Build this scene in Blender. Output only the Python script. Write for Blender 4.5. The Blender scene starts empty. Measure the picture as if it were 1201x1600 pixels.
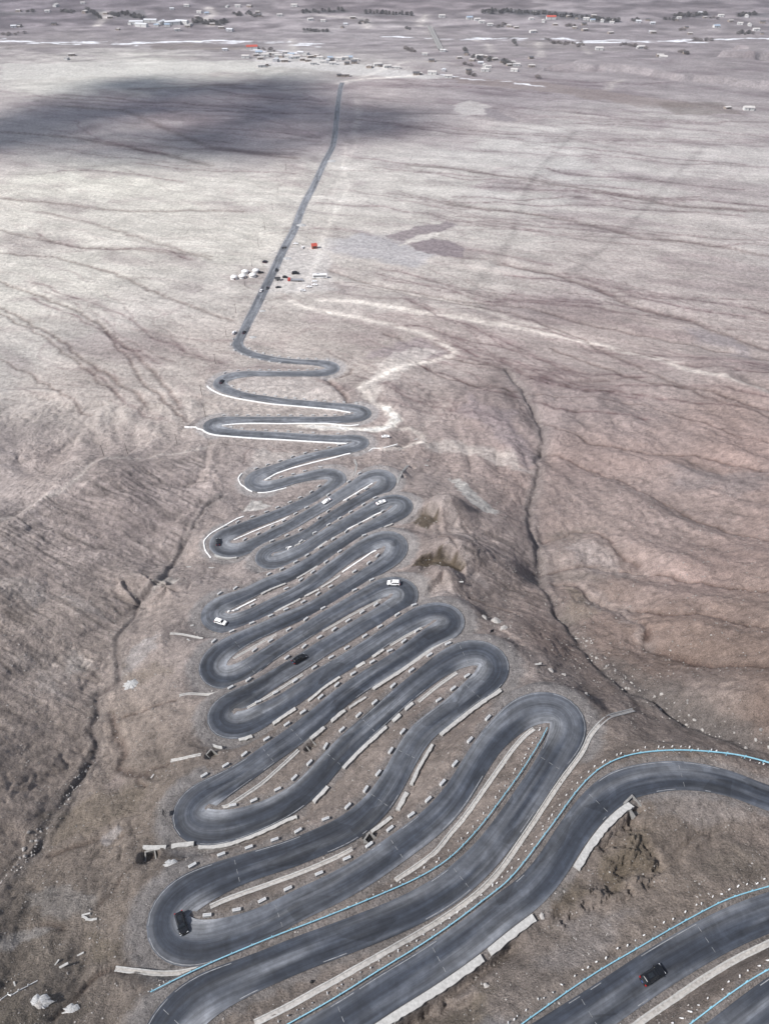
import bpy, bmesh, math, random
import numpy as np
from mathutils import Vector, Matrix

random.seed(7)
rng = np.random.default_rng(11)
scene = bpy.context.scene
C = scene.collection

# ------------------------------------------------------------------ camera model
F = 1109.0            # focal length in photograph pixels (1201 x 1600)
PITCH = math.radians(43.0)
CAMZ = 320.0          # camera height above the river plain datum
SP, CP = math.sin(PITCH), math.cos(PITCH)

def ray(px, py):
    a = (px - 600.5) / F
    b = (py - 800.0) / F
    return a, CP - SP * b, -(SP + CP * b)        # per unit of depth

def unproj(px, py, H):
    """point on the sight line lying H metres below the camera"""
    dx, dy, dz = ray(px, py)
    t = H / -dz
    return dx * t, dy * t

# ------------------------------------------------------------------ noise
_perm = rng.permutation(256).astype(np.int32)
_perm = np.concatenate([_perm, _perm])
_ang = rng.random(256) * 2 * math.pi
_gx, _gy = np.cos(_ang), np.sin(_ang)

_H2 = _perm[(_perm[np.arange(256)][:, None] + np.arange(256)[None, :])] & 255
_gx2 = _gx[_H2].astype(np.float32).ravel(); _gy2 = _gy[_H2].astype(np.float32).ravel()
def noise(x, y):
    x = np.asarray(x); y = np.asarray(y)
    fx_ = np.floor(x); fy_ = np.floor(y)
    xf = (x - fx_).astype(np.float32); yf = (y - fy_).astype(np.float32)
    xi = fx_.astype(np.int32) & 255; yi = fy_.astype(np.int32) & 255
    xj = (xi + 1) & 255; yj = (yi + 1) & 255; xi = xi << 8; xj = xj << 8
    u = xf * xf * xf * (xf * (xf * 6 - 15) + 10); v = yf * yf * yf * (yf * (yf * 6 - 15) + 10)
    xm = xf - 1; ym = yf - 1
    i = xi + yi; n00 = np.take(_gx2, i) * xf + np.take(_gy2, i) * yf
    i = xj + yi; n10 = np.take(_gx2, i) * xm + np.take(_gy2, i) * yf
    i = xi + yj; n01 = np.take(_gx2, i) * xf + np.take(_gy2, i) * ym
    i = xj + yj; n11 = np.take(_gx2, i) * xm + np.take(_gy2, i) * ym
    a = n00 + u * (n10 - n00); b = n01 + u * (n11 - n01)
    return (a + v * (b - a)) * 1.5

def fbm(x, y, o=4, gain=0.5):
    s = 0; a = 1.0
    for i in range(o):
        s = s + a * noise(x * (2 ** i) + 17.3 * i, y * (2 ** i) - 9.1 * i); a *= gain
    return s

def ridge(x, y, sharp=6.0):
    n = noise(x, y)
    return np.exp(-(n * sharp) ** 2)

def sstep(a, b, x):
    t = np.clip((x - a) / (b - a), 0, 1)
    return t * t * (3 - 2 * t)

# ------------------------------------------------------------------ road, digitised
HP = {}   # pixel points, third value = depth below camera at that marker
ROAD = [
 (1720,1490,138.5),(1560,1480),(1420,1478),(1310,1498),(1240,1545),(1190,1580),(1140,1620),(1060,1680),(960,1745),(860,1790),(790,1780,148),(770,1735),(810,1672),
 (880,1612),(925,1582),(968,1553),(1025,1514),(1065,1490),(1107,1466),(1150,1445),(1201,1425),(1290,1395),(1360,1360),(1390,1310,153),
 (1350,1275),(1270,1262),(1201,1248),(1146,1226),(1100,1215),(1052,1211),(1005,1217),(968,1227),(938,1249),(918,1270),(891,1306),(863,1351),
 (828,1393),(789,1421),(730,1468),(663,1514),(602,1551),(541,1591),(480,1626),(410,1665),(340,1690),(275,1690),(250,1655,158),
 (258,1620),(283,1586),(310,1562),(345,1543),(398,1520),(440,1502),(487,1483),(510,1475),(560,1456),(613,1435),(655,1415),(688,1396),(716,1376),(741,1353),
 (760,1334),(785,1302),(808,1270),(833,1233),(859,1194),(880,1160),(889,1136),(886,1118,163),(868,1105),(845,1104),(820,1111),(797,1128),(765,1160),(740,1198),(716,1237),
 (690,1270),(664,1293),(625,1322),(587,1349),(560,1367),(510,1394),(459,1417),(432,1433),(380,1455),(342,1468),(304,1475),(274,1468),(259,1448,168.5),
 (264,1423),(284,1402),(313,1385),(352,1368),(395,1352),(445,1337),(500,1315),(540,1297),(571,1274),(595,1249),(613,1221),(630,1189),(644,1164),
 (660,1143),(684,1124),(714,1101),(737,1081),(762,1062),(773,1042,174),(768,1027),(752,1019),(731,1019),(706,1029),(688,1040),(659,1062),(622,1092),
 (584,1127),(558,1149),(536,1170),(512,1196),(490,1222),(460,1248),(424,1268),(386,1283),(352,1292),(321,1293),(300,1287),(293,1272,179.5),(300,1257),
 (318,1244),(346,1228),(385,1204),(421,1178),(458,1152),(505,1114),(530,1092),(562,1069),(594,1049),(625,1029),(655,1007),(676,993),(700,982),(708,969,185),
 (697,958),(676,957),(655,964),(632,976),(608,991),(588,1004),(549,1029),(506,1055),(486,1069),(462,1086),(438,1102),(413,1116),(386,1130),(364,1135),(348,1129),(344,1116,190),
 (354,1104),(370,1095),(390,1084),(416,1068),(457,1043),(480,1029),(502,1014),(525,1001),(566,976),(590,963),(612,951),(629,941),(636,929,195.5),(630,918),
 (616,914),(595,919),(576,929),(546,945),(505,969),(472,990),(441,1009),(410,1029),(378,1051),(354,1060),(336,1055),(330,1041,200.5),(338,1025),(355,1011),(379,998),(410,984),
 (451,966),(493,948),(521,931),(548,914),(579,894),(599,882),(614,869),(621,854,205.5),(617,844),(606,840),(590,844),(564,857),(532,878),(498,904),(459,929),(430,943),
 (401,959),(376,970),(354,975),(336,970),(330,960,210.5),(338,949),(356,940),(386,928),(417,912),(451,899),(484,880),(518,859),(545,842),(572,826),(592,817),(612,807),(628,796),(631,787,215.5),
 (621,782),(602,785),(572,800),(545,815),(522,828),(497,843),(471,861),(452,870),(433,877),(417,878),(412,871,220),(419,863),(432,857),(453,848),(484,833),(512,813),(533,799),(556,785),
 (581,772),(598,762),(606,752,224.5),(600,743),(586,742),(572,748),(547,764),(528,776),(505,791),(480,805),(455,820),(430,832),(407,845),(385,856),(363,861),(347,858),(341,849,228.5),(347,839),(361,832),
 (383,823),(417,810),(450,797),(483,782),(502,771),(518,761),(528,751),(528,745,232.5),(516,740),(497,741),(474,746),(450,752),(430,758),(410,761),(396,757),(394,751,236.5),(399,745),(411,739),(433,731),(460,721),(493,712),
 (527,705),(545,701),(561,696),(567,691,240.5),(558,687),(535,686),(507,685),(473,683),(440,681),(402,679),(375,677),(350,674),(333,670),(327,665,244),(335,660),(355,657),(387,656),(428,656),(468,656),(507,656),
 (540,655),(563,651),(571,646,247.5),(562,640),(540,636),(507,633),(473,630),(440,627),(420,624),(387,619),(364,613),(348,606),(343,599,250.5),(349,592),(364,587),(387,584),(428,584),(468,584),(500,583),(516,580),
 (522,575,253),(515,570),(498,567),(465,565),(440,563),(415,559),(392,553),(377,546),(371,538,255.5),
]
ROAD2 = [(374,530),(381,517),(388,502),(400,479),(412,454),(427,424),(438,400),(448,380),(459,360),(473,323),(490,290),(507,253),(520,227),(525,193),(528,163),(533,133),(535,129)]

def far_depth(X, Y):
    """depth below camera of the plain, river flats and the slopes beyond"""
    h = 255.0 + 0.035 * (Y - 424.0)
    k = sstep(1380, 1620, Y)
    flat = 288.5 + 0.022 * (Y - 1380)
    h = h * (1 - k) + np.minimum(flat, 298) * k
    h = h - 0.05 * np.clip(Y - 1960, 0, None) - 0.00010 * np.clip(Y - 2150, 0, None) ** 2
    return h

def unproj_far(px, py):
    H = 280.0
    for _ in range(60):
        x, y = unproj(px, py, H)
        H = 0.5 * H + 0.5 * float(far_depth(np.array(x), np.array(y)))
    x, y = unproj(px, py, H)
    return x, y, H

def road_world():
    P = ROAD; n = len(P)
    s = [0.0]
    for i in range(1, n):
        s.append(s[-1] + math.hypot(P[i][0] - P[i-1][0], 1.5 * (P[i][1] - P[i-1][1])))
    km = [i for i in range(n) if len(P[i]) > 2]
    Hs = np.interp(s, [s[i] for i in km], [P[i][2] for i in km])
    w = [(*unproj(p[0], p[1], h), h) for p, h in zip(P, Hs)]
    for p in ROAD2:
        w.append(unproj_far(*p))
    return np.array(w)

def catmull(P, step):
    P = np.vstack([2 * P[0] - P[1], P, 2 * P[-1] - P[-2]])
    out = []
    for i in range(1, len(P) - 2):
        p0, p1, p2, p3 = P[i-1], P[i], P[i+1], P[i+2]
        t0 = 0; t1 = t0 + max(np.linalg.norm(p1 - p0), 1e-6) ** .5
        t2 = t1 + max(np.linalg.norm(p2 - p1), 1e-6) ** .5; t3 = t2 + max(np.linalg.norm(p3 - p2), 1e-6) ** .5
        m = max(2, int(np.linalg.norm(p2 - p1) / (step * .5)))
        for t in np.linspace(t1, t2, m, endpoint=False):
            a1 = (t1-t)/(t1-t0)*p0 + (t-t0)/(t1-t0)*p1
            a2 = (t2-t)/(t2-t1)*p1 + (t-t1)/(t2-t1)*p2
            a3 = (t3-t)/(t3-t2)*p2 + (t-t2)/(t3-t2)*p3
            b1 = (t2-t)/(t2-t0)*a1 + (t-t0)/(t2-t0)*a2
            b2 = (t3-t)/(t3-t1)*a2 + (t-t1)/(t3-t1)*a3
            out.append((t2-t)/(t2-t1)*b1 + (t-t1)/(t2-t1)*b2)
    out.append(P[-2])
    out = np.array(out)
    return resample(out, step)

def resample(P, step):
    P = np.asarray(P, float)
    d = np.concatenate([[0], np.cumsum(np.linalg.norm(np.diff(P[:, :2], axis=0), axis=1))])
    n = max(2, int(d[-1] / step) + 1)
    s = np.linspace(0, d[-1], n)
    return np.stack([np.interp(s, d, P[:, k]) for k in range(P.shape[1])], 1)

def gsmooth(a, r):
    k = np.exp(-0.5 * (np.arange(-3*r, 3*r+1) / r) ** 2); k /= k.sum()
    p = np.concatenate([np.repeat(a[:1], 3*r, 0), a, np.repeat(a[-1:], 3*r, 0)])
    if a.ndim == 1: return np.convolve(p, k, 'valid')
    return np.stack([np.convolve(p[:, i], k, 'valid') for i in range(a.shape[1])], 1)

RS = 1.2
rc = catmull(road_world(), RS)
rc[:, :2] = gsmooth(rc[:, :2], 2)
rc[:, 2] = gsmooth(rc[:, 2], 8)
rc = resample(rc, RS)
RX, RY = rc[:, 0], rc[:, 1]
RZ = CAMZ - rc[:, 2]
NR = len(rc)
tan = np.gradient(rc[:, :2], axis=0); tan /= np.linalg.norm(tan, axis=1)[:, None]
nor = np.stack([-tan[:, 1], tan[:, 0]], 1)                # left of travel
ang = np.unwrap(np.arctan2(tan[:, 1], tan[:, 0]))
curv = gsmooth(np.gradient(ang) / RS, 5)                    # + turns left
RW = 6.4 + np.clip((np.abs(curv) - 0.015) * 44, 0, 2.9)     # full width
RW = gsmooth(RW, 4)
RW += 0.9 * sstep(430, 520, RY)
HW = RW / 2
rpx = None

# ------------------------------------------------------------------ base surface (thin plate through road and hand set points)
CTRL_PX = [  # pixel x, y, depth: gullies, hills, near ground
 (310,805,236),(290,850,232),(270,880,229),(220,935,221),(190,990,214),(188,1050,208),(150,1130,201),(110,1230,194),(75,1275,191),(0,1380,187),
 (345,765,240),(230,900,217),(250,1010,206),(230,1100,199),(210,1200,190),(190,1290,184),(130,1350,181),
 (150,722,228),(105,742,225),(60,765,222),(0,806,217),(230,708,239),(100,800,221),(200,800,227),(0,900,211),(100,900,215),(0,1000,204),(100,1000,209),(0,1100,197),(80,1120,200),(0,1200,190),(0,1300,186.5),
 (-150,900,206),(-150,1050,194),(-150,1200,182),(-150,1350,177),(-100,830,210),
 (150,688,247),(40,700,246),(0,650,249.5),(300,640,248.5),(200,600,251),(75,728,244),(40,745,243),(0,770,241),(-60,800,238),(110,712,246),(300,740,241),
 (0,1450,174),(100,1400,177),(150,1500,168),(0,1600,160),(170,1590,161),(60,1520,167),(210,1420,170),
 (850,700,241),(840,640,246),(830,760,233),(845,830,223),(850,880,215),(880,960,204),(930,1030,191),(1000,1080,181),(1080,1120,173),(1201,1172,162.5),(1300,1205,156),
 (760,850,209),(800,900,205),(780,950,196),(840,1000,188),(900,1060,179),(980,1110,170),(1060,1160,161.5),(690,760,232),(640,720,238),(750,700,242),(700,650,246.5),
 (1201,1100,160),(1201,1000,168),(1201,900,184),(1201,800,204),(1201,700,223),(1201,600,239),(1050,1000,184),(1000,960,193),(1000,900,203),(1000,800,219),(1000,700,235),(1100,1080,172),(950,860,214),(920,930,204),(950,640,246),
 (1350,1000,150),(1350,850,180),(1350,700,214),(1100,850,206),(1100,750,222),(950,760,231),
 (700,800,210),(722,828,209),(705,862,202.5),(728,885,203),(690,912,194.5),
 (1060,1330,154),(1150,1350,153.2),(980,1400,153.8),(860,1500,154.2),(760,1560,154.2),(1120,1300,154.5),
]
CTRL_W = [(-260,0,150),(260,0,118),(-260,-150,110),(0,-150,100),(260,-150,70),(0,-40,124),(-110,0,150),(110,-20,122),(-60,-40,135),
 (-300,150,175),(320,150,130),(-380,300,226),(380,300,200),(0,-400,30),(-400,-400,50),(400,-400,20)]
pts = []
for x, y, h in CTRL_PX: pts.append((*unproj(x, y, h), h))
pts += CTRL_W
for Y in (440, 520, 620, 760):
    for X in (-520, -380, -260, -140, -40, 60, 170, 290, 420, 560):
        if Y == 440 and -120 < X < 20: continue
        pts.append((X, Y, float(far_depth(np.array(X), np.array(Y)))))
m = RY < 470
pts += [tuple(p) for p in rc[m][::7]]
pts = np.array(pts)

def tps_fit(P, lam):
    n = len(P)
    xy = P[:, :2] / 100.0
    d2 = ((xy[:, None] - xy[None]) ** 2).sum(-1)
    K = 0.5 * d2 * np.log(d2 + 1e-12)
    A = np.zeros((n + 3, n + 3)); A[:n, :n] = K + lam * np.eye(n)
    A[:n, n] = 1; A[:n, n+1:] = xy; A[n, :n] = 1; A[n+1:, :n] = xy.T
    b = np.zeros(n + 3); b[:n] = P[:, 2]
    return xy, np.linalg.solve(A, b)
_tx, _tw = tps_fit(pts, 0.0008)
def tps(X, Y):
    sh = X.shape; q = np.stack([X.ravel(), Y.ravel()], 1) / 100.0
    out = np.empty(len(q)); n = len(_tx)
    for i in range(0, len(q), 20000):
        c = q[i:i+20000]
        d2 = ((c[:, None] - _tx[None]) ** 2).sum(-1)
        out[i:i+20000] = (0.5 * d2 * np.log(d2 + 1e-12)) @ _tw[:n] + _tw[n] + c @ _tw[n+1:]
    return out.reshape(sh)
# tabulate on a coarse lattice, then look up bilinearly
_lx = np.arange(-620, 621, 4.0); _ly = np.arange(-420, 781, 4.0)
_tab = tps(*np.meshgrid(_lx, _ly))
def bilin(tab, x0, y0, st, X, Y):
    fx = np.clip((X - x0) / st, 0, tab.shape[1] - 1.001); fy = np.clip((Y - y0) / st, 0, tab.shape[0] - 1.001)
    i = fx.astype(int); j = fy.astype(int); u = fx - i; v = fy - j
    return (tab[j, i]*(1-u)+tab[j, i+1]*u)*(1-v) + (tab[j+1, i]*(1-u)+tab[j+1, i+1]*u)*v
def base_depth(X, Y):
    X = np.asarray(X, float); Y = np.asarray(Y, float)
    h = bilin(_tab, -620, -420, 4.0, X, Y)
    k = sstep(470, 640, Y)
    return h * (1 - k) + far_depth(X, Y) * k

def pick(px, py, z0=60.0, z1=3200.0):
    """where the sight line through a photograph pixel meets the base surface -> X, Y"""
    dx, dy, dz = ray(px, py)
    t = np.concatenate([np.arange(z0, 700, 1.0), np.arange(700, z1, 3.0)])
    H = base_depth(dx * t, dy * t)
    f = -dz * t - H
    k = np.argmax(f > 0)
    if k == 0: k = len(t) - 1
    a, b = f[k-1], f[k]
    tt = t[k-1] + (t[k] - t[k-1]) * (a / (a - b) if a != b else 0)
    return dx * tt, dy * tt
def pickl(L): return np.array([pick(*p[:2]) for p in L])
def project(X, Y, Z):
    z = Z - CAMZ
    d = Y * CP - z * SP; v = Y * SP + z * CP
    return 600.5 + F * X / d, 800 - F * v / d
# ------------------------------------------------------------------ terrain grid (fan: finer close to the road, coarser far away)
def fan(Y): return np.maximum(np.asarray(Y, float) + 130.0, 70.0)
_rows = [-400, -300, -220, -160, -120, -95, -75, -60, -48, -38, -30]
y = -24.0
while y < 2700:
    _rows.append(y)
    y += 0.45 + 0.0011 * max(0, y - 150) + 0.0048 * max(0, y - 420) * (1 if y < 1600 else 1) * 0.62
_rows += list(np.arange(y, 4200, 60.0))
GY = np.array(_rows)
_uc = np.linspace(-0.58, 0.58, 860)
_uo = 0.58 * np.array([1.01, 1.025, 1.05, 1.09, 1.15, 1.25, 1.4, 1.6, 1.9, 2.4, 3.2, 4.5])
GU = np.concatenate([-_uo[::-1], _uc, _uo])
NROW, NCOL = len(GY), len(GU)
X = (fan(GY)[:, None] * GU[None, :]); Y = np.repeat(GY[:, None], NCOL, 1)

# ---- hand drawn lines and patches on the ground, pixel -> ground
GULLY = [ # pts, half width, depth, wiggle
 ([(1240,1190),(1201,1166),(1140,1142),(1080,1118),(1030,1096),(985,1075),(950,1048),(915,1010),(893,982),(880,958),(868,940),(852,915),(845,895),(850,880),(846,862),(838,842),(832,818),(828,790),(832,770),(842,745),(838,720),(848,700),(850,672),(840,640),(815,600),(790,575)], 1.5, 1.7),
 ([(0,1388),(30,1358),(55,1330),(72,1295),(96,1265),(108,1238),(118,1215),(140,1180),(150,1155),(140,1130),(146,1078),(183,1064),(188,1040),(184,1010),(190,985),(205,958),(214,930),(250,905),(275,868),(292,848),(305,820),(322,795),(350,778)], 1.1, 1.2),
 ([(170,1105),(180,1135),(195,1165),(188,1190),(205,1208),(232,1212)], 1.2, .8),
 ([(185,1112),(225,1103),(258,1092),(275,1091)], .7, .6),
 ([(850,700),(895,718),(960,738),(1030,770),(1100,800),(1160,820),(1260,850)], 1.0, .9),
 ([(840,880),(880,878),(930,876),(990,880),(1060,895),(1201,912)], 1.0, 1.0),
 ([(850,895),(900,905),(945,925),(985,948),(1012,972),(1020,1000),(1060,1012),(1201,1030)], 1.3, 1.3),
 ([(945,925),(1000,935),(1060,950),(1130,955),(1201,970)], .9, .8),
 ([(850,830),(900,822),(940,828),(965,855),(1000,872)], 1.0, .9),
 ([(840,640),(870,668),(930,690),(1000,700),(1080,705),(1201,730)], 1.1, .8),
 ([(790,575),(700,560),(640,535),(600,520)], .9, .5),
 ([(735,935),(770,945),(800,955),(812,965)], .6, .8),
 ([(690,840),(705,862),(722,885)], .8, .8),
 ([(515,420),(570,440),(640,455),(720,470),(830,480),(900,500),(1040,530),(1201,560)], .9, .35),
 ([(780,410),(860,425),(930,450),(1000,480),(1080,500),(1201,545)], 1.3, .5),
 ([(0,440),(60,462),(130,490),(200,540),(260,600),(280,640)], 1.0, .5),
 ([(0,480),(80,520),(130,560),(190,600),(230,630)], 1.0, .5),
 ([(0,395),(90,402),(180,428),(260,465),(330,490),(362,500)], 1.0, .4),
 ([(0,310),(90,318),(200,330),(290,328),(380,330)], 1.2, .4),
 ([(0,360),(120,385),(240,392),(330,400)], 1.0, .35),
 ([(0,560),(60,590),(110,625),(140,650)], .8, .4),
 ([(1201,400),(1100,380),(1000,372),(900,345),(800,330),(700,318)], 1.4, .4),
 ([(1201,330),(1060,322),(950,300),(820,280),(700,262),(640,258)], 1.4, .4),
 ([(1201,640),(1100,610),(1010,598),(930,570),(860,545)], 1.0, .5),
 ([(0,205),(120,215),(230,235),(330,258)], 1.5, .4),
 ([(205,140),(300,135),(380,130)], 1.6, .4),
 ([(100,165),(190,172),(260,200),(330,230),(460,248)], 1.6, .4),
 ([(480,712),(440,704),(380,697),(330,690)], .5, .4),
 ([(395,700),(385,712),(380,725)], .5, .4),
 ([(420,470),(470,455),(560,448)], .5, .15),
 ([(85,1590),(100,1565),(130,1540),(160,1522),(195,1514)],.8,1.0),
 ([(0,1480),(40,1465),(80,1455),(100,1452)],.9,.7),
 ([(80,1340),(130,1325),(165,1312),(190,1308)],.8,.8),
 ([(225,1225),(215,1213),(235,1200),(262,1190)],.7,.7),
 ([(150,1420),(175,1395),(190,1365),(235,1335)],.6,.4),
 ([(509,590),(518,598),(530,611),(548,629)], 1.1, 1.6),
 ([(525,588),(545,583),(549,576)], .7, .6),
 ([(0,490),(60,520),(110,555),(150,590),(190,620)], .8, .4),
 ([(150,500),(200,560),(230,600),(270,640),(290,660)], .9, .5),
 ([(60,330),(150,350),(220,372),(330,405)], .9, .3),
 ([(560,445),(700,470),(800,490),(900,525),(1000,575),(1100,620),(1201,650)], .9, .4),
 ([(640,560),(700,590),(760,600),(850,612),(1000,630),(1201,690)], .9, .4),
]
DBAND = [([(725,470),(765,420),(800,370),(815,320),(822,295),(850,255),(900,205)], 4.5), ([(895,425),(940,390),(985,350),(1050,280),(1100,230)], 5.0), ([(770,590),(800,620),(835,660)], 4.0)]  # faint darker diagonal bands across the plain
TRACK = [ ([(534,131),(545,126),(570,123),(600,122),(650,118)], 4, 1.0), ([(520,440),(600,452),(700,468),(800,500),(900,525)], 2.5, .6), # pale dirt tracks: pts, half width, strength
 ([(0,806),(50,785),(95,765),(120,745),(150,720),(200,715),(250,712),(300,708),(340,692)], 1.6, .55),
 ([(500,470),(560,472),(620,482),(720,497),(830,515),(940,540),(1040,565),(1120,590),(1201,615)], 3.6, 1.1),
 ([(470,664),(520,664),(560,672),(610,670),(618,655),(600,640),(572,620),(560,605),(600,585),(640,570),(690,560),(712,552),(700,540),(660,520),(600,505),(520,490),(470,480),(455,470)], 3.0, 1.1),
 ([(610,670),(640,668),(658,678),(660,690),(640,697),(600,702)], 2.2, 1.1),
 ([(540,225),(535,265),(545,290),(525,330),(505,370),(498,400),(485,430),(465,460)], 3.0, .4),
 ([(552,215),(560,180),(556,150)], 3.5, .3),
 ([(507,330),(545,250),(560,215)], 2.0, .25),
 ([(700,630),(640,680)], 2.0, .3),
 ([(540,128),(560,122),(600,108),(640,95),(700,98),(740,108)], 3.0, .5),
 ([(160,20),(165,28),(152,40)], 4, .8),
 ([(325,12),(335,22),(318,30),(330,40)], 4, .8),
 ([(665,24),(655,40)], 4, .7),
 ([(908,66),(912,75),(920,85)], 3, .6),
 ([(455,62),(460,80)], 4, .6),
 ([(740,62),(762,70),(766,82)], 4, .6),
 ([(840,66),(845,88)], 4, .6),
 ([(950,140),(955,130),(970,126)], 4, .7),
 ([(500,24),(570,30),(575,44)], 4, .5),
]
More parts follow.
